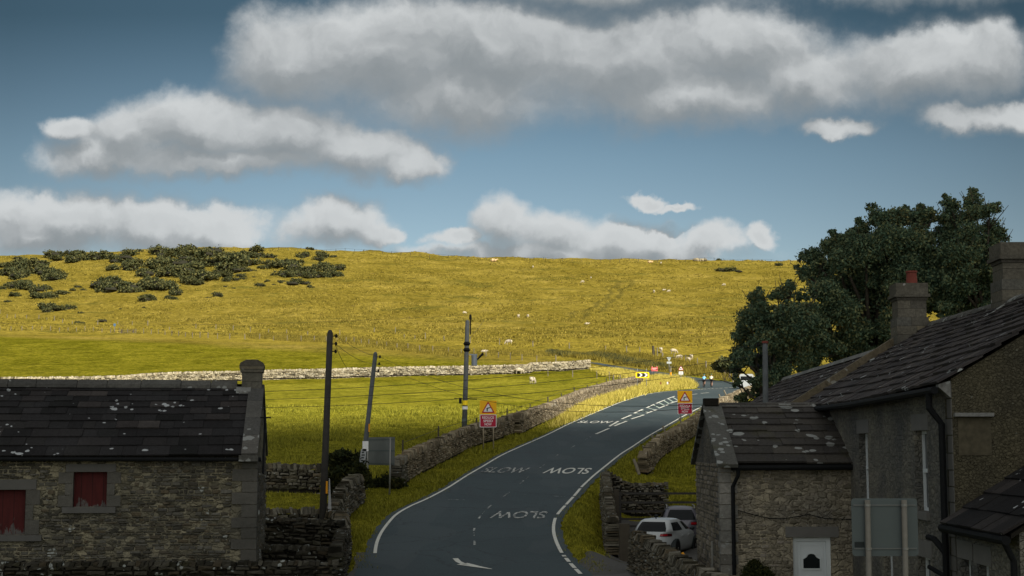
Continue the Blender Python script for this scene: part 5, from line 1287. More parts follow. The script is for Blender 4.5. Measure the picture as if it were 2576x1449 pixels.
tree('smaller leafy tree nearest the road with two upright tips', 'ash_tree',
     [(325, 705, 55), (340, 760, 55), (480, 690, 60), (520, 640, 35), (300, 830, 85), (400, 850, 80), (510, 800, 80), (270, 930, 75), (400, 960, 100), (560, 900, 90), (240, 1060, 62), (350, 1090, 60), (250, 1020, 60), (520, 1040, 110), (620, 960, 110), (212, 1200, 30), (330, 1200, 40), (250, 1290, 42), (330, 1260, 45), (220, 1120, 45), (380, 1180, 60), (450, 1140, 90), (620, 780, 62), (640, 870, 85), (590, 700, 40)],
     77, 4600, .085, (13.5, 78), .28, M_LEAF, 2.0)
tree('broad dark tree behind the cottage chimney', 'broad_tree',
     [(650, 470, 62), (770, 410, 70), (610, 560, 50), (860, 380, 70), (930, 320, 62), (1040, 250, 72), (1150, 240, 72), (1250, 250, 70), (1320, 230, 60), (700, 560, 85), (830, 500, 100), (960, 430, 110), (1100, 380, 120), (1250, 380, 110), (720, 680, 90), (860, 640, 120), (1020, 590, 130), (1180, 540, 130), (820, 780, 110), (960, 760, 130), (1120, 720, 120), (700, 820, 90), (900, 900, 110), (1050, 880, 110), (700, 950, 100), (800, 1020, 90), (640, 1060, 80), (1350, 480, 110), (1330, 620, 110), (1000, 960, 110), (1130, 900, 100), (900, 1010, 90), (1000, 1050, 80), (1200, 820, 100)],
     86, 5200, .095, (22, 88), .5, M_LEAF, 3.0)
tree('tallest dark tree with an open lacy top at the right', 'tall_tree',
     [(1450, 180, 62), (1440, 260, 70), (1590, 150, 60), (1570, 230, 80), (1680, 210, 60), (1700, 310, 70), (1730, 370, 55), (1560, 340, 90), (1440, 360, 90), (1640, 430, 100), (1500, 460, 100), (1400, 520, 90), (1600, 560, 120), (1480, 620, 120), (1660, 660, 110), (1420, 720, 100), (1560, 760, 110), (1340, 740, 90), (1760, 560, 90)],
     84, 4200, .09, (29, 86), .42, M_LEAF, 2.5)
# bramble behind the curving wall
def bush_thing(label, name, px, Y, per, leaf, mat, group=None, cat='bush'):
    C = [tuple(at(u, v, Y + random.uniform(-.8, .8))) for (u, v, r) in px]; Rr = [r * Y / F for (u, v, r) in px]
    B = Vector((np.mean([c[0] for c in C]), Y, 0)); B.z = H(B.x, B.y); t = thing(name, label, cat, B, group=group)
    V, Fc = leaves(C, Rr, [int(per * r * r) for (_, _, r) in px], leaf, .8, .2); npmesh('crown', V - np.array(B), Fc, mat, t, kverts=4)
    mb = MB()
    for c in C: mb.tube([(0, 0, -.2), Vector(c) - B], [.04, .015], 5)
    mb.build('stems', M_BARK, t); return t
bush_thing('dark bramble thicket behind the curving wall between the two poles', 'bramble_thicket', [(333, 461, 8), (342, 458, 9), (352, 462, 10), (358, 472, 9), (345, 472, 11), (335, 478, 9), (363, 482, 7), (347, 486, 8), (330, 488, 6)], 66.0, 34, .10, M_BRAMBLE)
bush_thing('dark leaf clumps standing in for the shadow behind the grey sign posts', 'shadow_leaves', [(378, 485, 7), (388, 482, 8), (396, 484, 7), (402, 488, 5), (372, 488, 5)], 68.5, 30, .08, M_BRAMBLE)  # dark leaves put where shadow lies below the bramble and behind the sign
bush_thing('round dark shrub beside the white door', 'potted_shrub', [(751, 573, 8), (760, 572, 9), (755, 567, 7), (765, 577, 7), (748, 580, 7)], 36.9, 30, .035, M_BRAMBLE)
bush_thing('dark hawthorn by the far verge left of the ash tree', 'hawthorn_bush', [(718, 365, 5), (726, 363, 6), (733, 367, 6), (722, 369, 4)], 215, 34, .35, M_GORSE)
# gorse on the hill
def gorse_proto(i):
    n = 760; C = [(random.uniform(-.5, .5), random.uniform(-.5, .5), random.uniform(.12, .34)) for _ in range(5)]
    V, Fc = leaves(C, [.42] * 5, [n // 4] * 5, .10, .75, .3)
    V[:, 2] = np.maximum(V[:, 2], -.15)
    me = npmesh('crown', V, Fc, M_GORSE, kverts=4); d = me.data; COL.objects.unlink(me); bpy.data.objects.remove(me)
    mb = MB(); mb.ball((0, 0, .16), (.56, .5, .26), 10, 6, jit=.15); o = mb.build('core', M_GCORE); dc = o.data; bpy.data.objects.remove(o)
    mb = MB()
    for _ in range(5): mb.tube([(0, 0, -.1), (random.uniform(-.4, .4), random.uniform(-.3, .3), .3)], [.05, .02], 5)
    o = mb.build('stems', M_BARK); ds = o.data; bpy.data.objects.remove(o)
    return d, dc, ds
GP = [gorse_proto(i) for i in range(4)]
def gorse(u, vb, wpx, label, group, flat=.62):
    P = G(u, vb); w_ = wpx * P.y / F; g_ = random.choice(GP)
    t = thing('gorse_bush', label, 'bush', (P.x, P.y, float(Hb(P.x, P.y)) - .1), random.uniform(0, 6.28), group)
    t.scale = (w_ / 1.6, w_ / 1.6, w_ / 1.6 * flat * random.uniform(.9, 1.3))
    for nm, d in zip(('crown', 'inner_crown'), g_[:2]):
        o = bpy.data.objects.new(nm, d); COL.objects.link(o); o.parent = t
    return t
E = [(130,175,40,12,60),(230,215,140,38,100),(110,260,120,40,110),(250,275,110,28,100),(470,300,105,32,100),(400,160,80,22,100),(600,165,110,30,100),(760,172,110,28,110),(920,150,100,28,100),(1020,118,20,3,50),
(800,240,45,14,80),(220,365,100,28,90),(270,392,80,18,80),(90,350,40,22,75),(15,380,20,14,55),(100,430,30,14,75),(55,490,10,4,42),(340,450,80,28,90),(430,420,50,14,70),(520,415,22,8,36),(430,530,110,20,100),(340,552,25,10,55),(10,290,20,10,50),(20,222,35,14,75),
(1080,220,170,30,110),(1250,125,110,32,100),(1450,112,80,35,100),(1620,145,230,35,120),(1480,205,340,45,130),(1230,262,190,38,120),(1400,290,230,32,120),(980,370,280,38,130),(830,362,130,25,110),(1190,362,120,28,110),(1000,402,80,16,90),(1450,352,60,22,80),(1760,240,80,35,85),(1700,305,90,22,70),(1780,325,14,8,42),(1600,278,40,18,55),
(1860,135,50,38,90),(1980,160,28,14,75),(1940,215,70,14,75),(2100,215,100,26,90),(2130,282,120,30,90),(2260,270,80,34,85),(2420,235,95,26,90),(2390,290,100,22,80),(2210,345,70,18,70),(2290,370,25,8,45),(2200,155,50,12,65),(2350,158,50,16,65),(2455,158,20,8,55),(2280,100,10,3,42),(1910,365,20,8,55),(1960,345,14,6,42),(2010,365,6,4,26),(2070,350,26,10,46),(1870,310,4,3,28),
(1130,462,75,18,80),(1250,442,70,16,72),(1600,440,16,8,58),(1530,450,8,5,36),(600,555,8,4,36),(1660,378,14,6,34),(1720,390,5,3,26),(760,635,22,10,55),(600,645,35,6,46),(570,378,16,10,46),(610,395,14,4,34),(890,545,3,2,20),(1060,530,4,3,22)]
def glab(x, y, w_, lone):
    size = 'large' if w_ > 105 else ('small' if w_ < 60 else 'medium')
    row = 'on the skyline' if y < 165 else ('high on the slope' if y < 250 else (('below the brow' if y < 300 else 'halfway down the slope') if y < 350 else ('low on the slope' if y < 500 else 'at the foot of the hill')))
    colw = 'at the left edge' if x < 180 else ('left of the thicket' if x < 640 else ('in the left of the thicket' if x < 1080 else ('mid thicket' if x < 1320 else ('right of mid thicket' if x < 1560 else ('right of the thicket' if x < 1960 else 'in the right hand clump')))))
    return ('lone ' if lone else '') + size + ' gorse bush ' + row + ' ' + colw
ng = 0
tot = sum(rx * ry / (w_ * w_) for (x, y, rx, ry, w_) in E if rx > 18); kk = (288 - sum(1 for e in E if e[2] <= 18) - .5 * len(E)) / tot
for (x, y, rx, ry, w_) in E:
    n = max(1, int(round(rx * ry / (w_ * w_) * kk))) if rx > 18 else 1
    w_ = w_ * 1.42
    for _ in range(n):
        a = random.uniform(0, 6.28); r = math.sqrt(random.random()) if n > 1 else 0
        xx, yy = x + rx * r * math.cos(a), y + ry * r * math.sin(a)
        if ng < 296:
            lone = n == 1
            gorse(xx * .1359, 235 + yy * .1359 + w_ * .1359 * .13, w_ * .1359 * random.uniform(.75, 1.15), glab(xx, yy, w_, n == 1), 'gorse bushes on the left hillside', .8); ng += 1
for (u, v, w_, lab) in ((722, 270.5, 15, 'large dark bush alone below the skyline on the right hill'), (731, 271, 15, 'right half of the large lone bush on the right hill'), (739, 271.5, 11, 'small low end of the large lone bush on the right hill'), (717.5, 260.8, 8, 'small round bush standing on the skyline'), (779, 265.3, 10, 'low dark bush just under the skyline near the trees')):
    gorse(u, v, w_, lab, 'bushes on the right hill', .7)

# ------------------------------------------------------------------ fences
def fence(label, pix, spacing, hp, rp, mat, wires=(.35, .7, .98), name='post_fence', pts=None, wire_r=.012, maxp=98):
    P = dens([G(u, v) for u, v in pix] if pts is None else pts, 1.0); L_ = lenof(P); n = min(maxp, int(L_ / spacing)); Q = resamp(P, n + 1)
    c = Q[len(Q) // 2]; B = (float(c[0]), float(c[1]), float(Hb(c[0], c[1]))); t = thing(name, label, 'fence', B)
    tops = []
    for x, y in Q:
        z = float(Hb(x, y)); h = hp * random.uniform(.85, 1.12); lx, ly = random.uniform(-.06, .06), random.uniform(-.06, .06)
        mb = MB(); b_ = Vector((x - B[0], y - B[1], z - B[2])); mb.tube([b_ - Vector((0, 0, .3)), b_ + Vector((lx, ly, h))], rp * random.uniform(.8, 1.3), 6); mb.build('post', mat, t); tops.append((b_, h))
    if wires:
        mb = MB()
        for f in wires: mb.tube([b_ + Vector((0, 0, hp * f)) for b_, h in tops], wire_r, 4)
        mb.build('wire_strands', M_WIRE, t)
    return t
fence('post and wire fence between the bright field and the pale strip', [(0, 329), (39, 330), (95, 332.5), (148, 334.9), (213, 339), (258, 339.8), (314, 341), (346.7, 342.8), (378.7, 346.9), (425.6, 351.7), (449, 353), (485, 356.4), (509, 358.9), (531.5, 361.2), (556, 361.8)], 3.4, 1.15, .075, M_POST)
fence('upper fence along the foot of the rough hill', [(0, 315), (17.7, 318), (38.7, 319.5), (60.7, 322.5), (76, 324), (108.7, 324.5), (154, 327.5), (203.8, 329), (257, 332.5), (318.6, 335.5), (382, 335), (410, 338), (435, 341), (497, 345), (531, 347), (593.6, 350.5), (640, 354)], 8.2, 1.25, .09, M_POST, wires=(.95,))
fence('skyline fence of thin posts along the ridge', [(250, 251.8), (330, 251.5), (400, 254.5), (477, 259.3), (600, 261.4), (700, 262), (800, 263)], 4.4, 1.3, .09, M_POSTD, wires=(.9,), wire_r=.03)
fence('low post fence curving behind the junction to the tree', [(626.7, 354.5), (662.6, 357.5), (698, 366.5), (708.5, 371), (718, 374.5), (727, 377.5), (733, 383)], 6.5, 1.35, .09, M_POST, wires=(.9,))
fence('short post fence between the pale wall end and the chevron board', [(548, 376), (602.9, 379), (610, 381.5), (616.5, 383), (623.4, 385), (630, 386)], 4.2, 1.25, .07, M_POST)
WLo = offs(dens([(p[0], p[1]) for p in WallL], 1.0), 1.0)
fence('dark short posts showing above the left roadside wall', None, 9.5, 1.5, .05, M_POSTD, wires=(.95,), pts=[tuple(p) for p in WLo[4:-8]])
P = G(653.3, 356.5); t = thing('fence_post', 'stout dark post beside the grazing sheep', 'post', (P.x, P.y, float(Hb(P.x, P.y)))); mb = MB(); mb.tube([(0, 0, -.2), (0, 0, 1.7), (0, 0, 1.8)], [.22, .2, .1], 8); mb.build('post', M_POSTD, t)
mb = MB(); mb.tube([(.25, .1, -.2), (.25, .1, 1.1)], .05, 6); mb.build('strut', M_POST, t)
P = G(662.5, 357.5); t = thing('fence_post', 'grey post stub below the upright sheep', 'post', (P.x, P.y, float(Hb(P.x, P.y)))); mb = MB(); mb.tube([(0, 0, -.2), (0, 0, .95), (0, 0, 1.0)], [.17, .15, .08], 8); mb.build('post', M_POST, t)
P = G(114.5, 333.5); t = thing('footpath_sign', 'small blue notice on a pale post by the hurdle', 'sign', (P.x, P.y, float(Hb(P.x, P.y)))); k = P.y / F
mb = MB(); mb.tube([(0, 0, -.2), (0, 0, 8.4 * k)], .09, 6); mb.build('post', M_POST, t); mb = MB(); mb.box(-1.1 * k, 1.1 * k, -.14, -.09, 6.2 * k, 8.8 * k); mb.build('blue_plate', simple('blue_plate', (.08, .17, .30), .5), t)
P = G(127.5, 333.6); t = thing('field_gate', 'small wooden gate between stone stoops in the far fence', 'gate', (P.x, P.y, float(Hb(P.x, P.y)))); k = P.y / F
for sx in (-6, 6):
    mb = MB(); mb.box(sx * k - .7 * k, sx * k + .7 * k, -.2, .2, -.3, 4.6 * k); mb.build('gate_stoop', M_WALL_MID, t)
mb = MB()
for i in range(4): mb.box(-5.2 * k, 5.2 * k, -.05, .05, (.8 + i * .95) * k, (1.15 + i * .95) * k)
mb.hexa([(-5.2 * k, -.08, .6 * k), (-4.6 * k, -.08, .6 * k), (-4.6 * k, -.055, .6 * k), (-5.2 * k, -.055, .6 * k), (4.4 * k, -.08, 4.1 * k), (5.0 * k, -.08, 4.1 * k), (5.0 * k, -.055, 4.1 * k), (4.4 * k, -.055, 4.1 * k)])
mb.build('gate_rails', M_POSTD, t)
# posts leaning on the right hand wall
for i, ((x0, y0), (x1, y1), lab, r) in enumerate((((1185, 445), (1215, 553), 'short leaning post near the top of the wall below the right sign', .055), ((1090, 490), (1140, 618), 'long post leaning on the wall just under the right sign', .065),
        ((988, 537), (1047, 677), 'longest grey post leaning at the middle of the right wall', .07), ((920, 590), (972, 718), 'leaning post left of the longest one on the right wall', .065),
        ((868, 655), (900, 780), 'thin leaning post close to the wall end', .05), ((812, 740), (846, 822), 'pale thick stake leaning on the very end of the wall', .085),
        ((1330, 345), (1356, 418), 'sunlit post leaning on the wall below the junction', .08), ((1360, 320), (1400, 400), 'sunlit post leaning beside the ash tree leaves', .08), ((1281, 372), (1287, 400), 'stub of post at the sunlit wall top', .08))):
    B = C3(x1, y1); B = at((2000 + .6583 * x1) / 4, (1350 + .6583 * y1) / 4, B.y - .75); Tp = at((2000 + .6583 * x0) / 4, (1350 + .6583 * y0) / 4, B.y + .25)
    t = thing('wooden_post', lab, 'post', B, group='wooden posts leaning on the right wall'); mb = MB(); mb.tube([Vector((0, 0, -.1)), (Tp - B) * .5, Tp - B], [r, r, r * .9], 7); mb.build('post_shaft', M_POST, t)
# five bar gate by the drive
gy = 63.4; gx0 = ray(619, 500)[0] * gy; gx1 = 8.6; gz = H(5, gy) - .0
t = thing('wooden_gate', 'dark wooden field gate with diagonal braces behind the parked cars', 'gate', (gx0, gy, gz)); Wg = gx1 - gx0
zt_ = at(640, 492, gy).z - gz
for nm, x in (('gate_post', -.12), ('gate_post', Wg + .1)):
    mb = MB(); mb.box(x - .11, x + .11, -.1, .12, -.4, zt_ + .12); mb.build(nm, M_POSTD, t)
zr = [zt_ - .06, zt_ * .74, zt_ * .52, zt_ * .33, zt_ * .15]
for z_ in zr:
    mb = MB(); mb.box(.03, Wg - .05, -.03, .015, z_ - .045, z_ + .045); mb.build('gate_rail', M_POLE, t)
mb = MB(); mb.box(.0, .09, -.06, -.031, .08, zt_ + .02); mb.box(Wg - .1, Wg - .02, -.06, -.031, .08, zt_ + .02); mb.build('gate_stile', M_POLE, t)
for (a, b) in (((.1, zt_), (Wg * .5, .1)), ((Wg - .1, zt_ - .1), (Wg * .5, .1))):
    mb = MB(); mb.hexa([(a[0], -.058, a[1]), (a[0] + .08, -.058, a[1]), (a[0] + .08, -.032, a[1]), (a[0], -.032, a[1]), (b[0], -.058, b[1]), (b[0] + .08, -.058, b[1]), (b[0] + .08, -.032, b[1]), (b[0], -.032, b[1])]); mb.build('brace', M_POSTD, t)
mb = MB(); mb.box(-.18, .18, -.16, .16, 0, 1.55); mb.v = [(x, y, z - .2) for x, y, z in mb.v]; o = mb.build('wooden_stump', M_POSTD); px_ = ray(623, 540)[0] * 53.6; o.location = (px_ + .05, 53.6, H(px_, 53.6)); tag(o, 'thick dark timber post right of the square stone pier', 'post')

# ------------------------------------------------------------------ animals and people
def skinned(name, V, Eg, Rd, mat, parent=None, sub=1, root=0):
    me = bpy.data.meshes.new(name); me.from_pydata(V, Eg, []); ob = bpy.data.objects.new(name, me); COL.objects.link(ob)
    md = ob.modifiers.new('s', 'SKIN'); 
    if not me.skin_vertices: bpy.context.view_layer.objects.active = ob
    sv = me.skin_vertices[0].data
    for i, r in enumerate(Rd): sv[i].radius = (r if isinstance(r, tuple) else (r, r))
    for i in range(len(V)): sv[i].use_root = (i == root)
    if sub: m2 = ob.modifiers.new('u', 'SUBSURF'); m2.levels = sub; m2.render_levels = sub
    dg = bpy.context.evaluated_depsgraph_get(); n = bpy.data.meshes.new_from_object(ob.evaluated_get(dg)); n.name = name
    bpy.data.objects.remove(ob); n.materials.clear(); n.materials.append(mat); n.polygons.foreach_set('use_smooth', [True] * len(n.polygons))
    o = bpy.data.objects.new(name, n); COL.objects.link(o)
    if parent: o.parent = parent
    return o
def sheep_mesh(pose):
    # +x is forward
    if pose == 'graze': hd = [(.52, 0, .60), (.68, 0, .38), (.76, 0, .16), (.80, 0, .06)]
    elif pose == 'lie': hd = [(.50, 0, .38), (.62, 0, .50), (.74, 0, .50), (.84, 0, .44)]
    else: hd = [(.50, 0, .78), (.62, 0, .98), (.76, 0, .98), (.86, 0, .92)]
    zb = .30 if pose == 'lie' else .62
    V = [(-.45, 0, zb), (-.25, 0, zb + .02), (0, 0, zb), (.25, 0, zb + .02), (.40, 0, zb + .03)] + hd
    Eg = [(0, 1), (1, 2), (2, 3), (3, 4), (4, 5), (5, 6), (6, 7), (7, 8)]; Rd = [.20, .27, .28, .26, .20, .14, .10, .085, .05]
    if pose != 'lie':
        for (x, y, p) in ((-.36, .13, 1), (-.36, -.13, 1), (.30, .12, 3), (.30, -.12, 3)):
            n = len(V); back = -.05 if x < 0 else .02; V += [(x, y, .42), (x + back, y, .24), (x, y, .0)]; Eg += [(p, n), (n, n + 1), (n + 1, n + 2)]; Rd += [.08, .038, .035]
    for sy in (1, -1):
        n = len(V); h = hd[1]; V.append((h[0], sy * .13, h[2] + .03)); Eg.append((6, n)); Rd.append(.03)
    V.append((-.62, 0, zb - .08)); Eg.append((0, len(V) - 1)); Rd.append(.04)
    o = skinned('sheep', V, Eg, Rd, M_FLEECE, root=2); d = o.data; bpy.data.objects.remove(o); return d
SM = {k: sheep_mesh(k) for k in ('graze', 'stand', 'lie')}
SH = [(519, 374.2, 'graze', 8, 'sheep grazing close to the pale stone wall', 178), (532.6, 384.2, 'graze', 60, 'sheep grazing alone in the field between the two walls', 20),
 (509, 345.3, 'graze', 178, 'sheep grazing just above the fence line in the middle of the field', 0), (661, 353.2, 'graze', 85, 'sheep seen end on above the grey post stub', 0), (673.5, 354, 'graze', 0, 'sheep grazing at the head of the group by the junction', 0),
 (679.5, 358.8, 'graze', 185, 'largest sheep of the group above the give way sign', 0), (691, 357.5, 'graze', 100, 'upper of the two sheep right of the group', 0), (689, 361.6, 'graze', 75, 'lower of the two sheep right of the group', 0),
 (464.5, 312.8, 'graze', 20, 'sheep on the hillside above the transformer pole', 0), (518.5, 318.8, 'stand', 70, 'left sheep of the pair below the faint tracks', 0), (527.7, 318.8, 'graze', 110, 'right sheep of the pair below the faint tracks', 0),
 (586.8, 324.3, 'lie', 5, 'sheep lying down in the heather on the hill', 0), (533, 267.4, 'stand', 75, 'highest sheep in the middle of the hill below the ridge', 0), (591, 277.9, 'stand', 80, 'upper sheep of the pair right of the tracks', 0), (582.7, 282.9, 'graze', 190, 'lower sheep of the pair right of the tracks', 0),
 (654, 292.6, 'stand', 100, 'left sheep of the trio on the right slope', 0), (663.8, 290.8, 'lie', 0, 'middle sheep of the trio on the right slope', 0), (669, 293, 'graze', 195, 'right sheep of the trio on the right slope', 0),
 (724, 285.4, 'graze', 180, 'sheep grazing high on the slope left of the ash tree', 0), (661, 263.3, 'stand', 60, 'small sheep at the skyline', 0), (484, 353.2, 'lie', 30, 'pale sheep resting at the fence by the transformer', 0)]
for (u, v, pose, yaw, lab, _) in SH:
    P = G(u, v); o = bpy.data.objects.new('sheep', SM[pose]); COL.objects.link(o); o.location = (P.x, P.y, float(Hb(P.x, P.y)) + .02); o.rotation_euler = (0, 0, R(yaw)); s_ = random.uniform(1.0, 1.15); o.scale = (s_, s_, s_); tag(o, lab, 'sheep', 'sheep grazing on the fell')
cowd = SM['graze'].copy(); cowd.materials.clear(); cowd.materials.append(M_CREAM)
cowd2 = SM['lie'].copy(); cowd2.materials.clear(); cowd2.materials.append(M_CREAM)
for (u, v, lab, yaw, s_, d) in ((493.5, 261.8, 'tan animal lying on the ridge left of centre', 0, 2.6, cowd2), (650, 262.2, 'tan animal half hidden by the ridge', 10, 2.0, cowd2)):
    P = G(u, v); o = bpy.data.objects.new('sheep', d); COL.objects.link(o); o.location = (P.x, P.y, float(Hb(P.x, P.y))); o.rotation_euler = (0, 0, R(yaw)); o.scale = (s_,) * 3; tag(o, lab, 'sheep', 'tan animals on the ridge')
P = G(699.6, 262.4); t = thing('ridge_cairn', 'pale flat stone outcrop on the skyline', 'rock', (P.x, P.y, float(Hb(P.x, P.y)))); mb = MB()
for i in range(5): mb.ball((-2.4 + i * 1.25, random.uniform(-.4, .4), .5), (.9, .8, .75 + .2 * (i == 1)), 8, 5, jit=.15)
mb.build('boulders', M_WALL_PALE, t)

def cyclist(u, v, Y, jersey, trim, lab, blab, leg):
    P = at(u, v, Y); z0 = H(P.x, Y) + .05; yaw = R(-16)
    bk = thing('bicycle', blab, 'bicycle', (P.x, Y, z0), yaw, 'racing bicycles')
    for cy, nm in ((-.50, 'wheel'), (.50, 'wheel')):
        mb = MB(); N = 28
        mb.tube([(0, cy + .33 * math.cos(2 * math.pi * k / N), .34 + .33 * math.sin(2 * math.pi * k / N)) for k in range(N + 1)], .022, 6)
        for k in range(10): a = math.pi * k / 5; mb.tube([(0, cy, .34), (0, cy + .32 * math.cos(a), .34 + .32 * math.sin(a))], .004, 4)
        mb.build(nm, M_TYRE, bk)
    mb = MB()
    for a, b in (((0, -.15, .9), (0, -.02, .30)), ((0, -.02, .30), (0, .38, .85)), ((0, -.12, .78), (0, .36, .86)), ((0, -.02, .30), (0, -.50, .34)), ((0, -.13, .8), (0, -.50, .34)), ((0, .36, .92), (0, .50, .34))): mb.tube([a, b], .018, 6)
    mb.build('frame', M_DARK, bk)
    mb = MB(); mb.tube([(-.21, .36, .95), (-.2, .44, .97), (0, .40, .95), (.2, .44, .97), (.21, .36, .95)], .014, 6); mb.build('handlebar', M_DARK, bk)
    mb = MB(); mb.ball((0, -.17, .94), (.07, .13, .03), 10, 6); mb.build('saddle', M_DARK, bk)
    pr = thing('person', lab, 'person', (P.x, Y, z0), yaw, 'cyclists riding away up the road')
    V = [(0, -.14, 1.0), (0, -.02, 1.2), (0, .14, 1.36), (0, .24, 1.44), (0, .30, 1.54), (0, .34, 1.62), (0, .36, 1.70)]
    Eg = [(0, 1), (1, 2), (2, 3), (3, 4), (4, 5), (5, 6)]; Rd = [.15, .14, .16, .10, .055, .085, .08]
    for sx in (-1, 1):
        n = len(V); V += [(sx * .19, .18, 1.38), (sx * .26, .26, 1.16), (sx * .21, .42, 1.0), (sx * .20, .47, .985)]; Eg += [(2, n), (n, n + 1), (n + 1, n + 2), (n + 2, n + 3)]; Rd += [.065, .045, .032, .036]
        for f in range(4):
            m = len(V); V.append((sx * (.17 + f * .02), .53, .98 - .012 * f)); Eg.append((n + 3, m)); Rd.append(.009)
        m = len(V); V.append((sx * .165, .46, .96)); Eg.append((n + 3, m)); Rd.append(.009)
        up = (sx > 0) == leg
        n = len(V); kn_ = (sx * .11, .22, .80) if up else (sx * .10, .12, .58); an_ = (sx * .10, .06, .44) if up else (sx * .10, -.06, .19)
        V += [(sx * .10, -.12, .95), kn_, ((kn_[0] + an_[0]) / 2, (kn_[1] + an_[1]) / 2 - .02, (kn_[2] + an_[2]) / 2 + .03), an_, (an_[0], an_[1] + .16, an_[2] - .05)]
        Eg += [(0, n), (n, n + 1), (n + 1, n + 2), (n + 2, n + 3), (n + 3, n + 4)]; Rd += [.105, .062, .06, .04, .035]
    skinned('body', V, Eg, Rd, simple('skin', (.42, .24, .17), .6), pr)
    T = [(0, -.12, 1.04), (0, -.02, 1.2), (0, .14, 1.36), (0, .24, 1.44), (-.19, .18, 1.38), (-.23, .22, 1.26), (.19, .18, 1.38), (.23, .22, 1.26)]
    skinned('jersey', T, [(0, 1), (1, 2), (2, 3), (2, 4), (4, 5), (2, 6), (6, 7)], [.175, .165, .19, .12, .085, .07, .085, .07], jersey, pr, root=1)
    mb = MB(); mb.ball((0, -.10, 1.13), (.15, .10, .05), 10, 6); mb.build('jersey_pocket', trim, pr, smooth=True)
    Sx = [(0, -.14, 1.0)]; Se = []; Sr = [.165]
    for sx in (-1, 1):
        up = (sx > 0) == leg; k2 = (sx * .105, .08, .86) if up else (sx * .10, .0, .74); n = len(Sx); Sx += [(sx * .10, -.12, .95), k2]; Se += [(0, n), (n, n + 1)]; Sr += [.12, .09]
    skinned('shorts', Sx, Se, Sr, M_DARK, pr)
    mb = MB(); mb.ball((0, .35, 1.73), (.10, .14, .09), 12, 8); mb.build('helmet', trim, pr, smooth=True)
    for sx in (-1, 1):
        up = (sx > 0) == leg; an_ = (sx * .10, .06, .42) if up else (sx * .10, -.06, .17); mb = MB(); mb.ball((an_[0], an_[1] + .06, an_[2] - .04), (.05, .13, .05), 10, 6); mb.build('shoe', M_DARK, pr, smooth=True)
cyclist(704, 389, 198, simple('jersey_blue', (.20, .52, .78), .7), simple('trim_teal', (.02, .18, .22), .6), 'person cycling in light blue jersey and dark shorts', 'bicycle under the rider in light blue', True)
cyclist(711.3, 388, 200, simple('jersey_cream', (.66, .66, .50), .7), simple('trim_green', (.02, .12, .07), .6), 'person cycling in cream jersey and dark shorts', 'bicycle under the rider in cream', False)

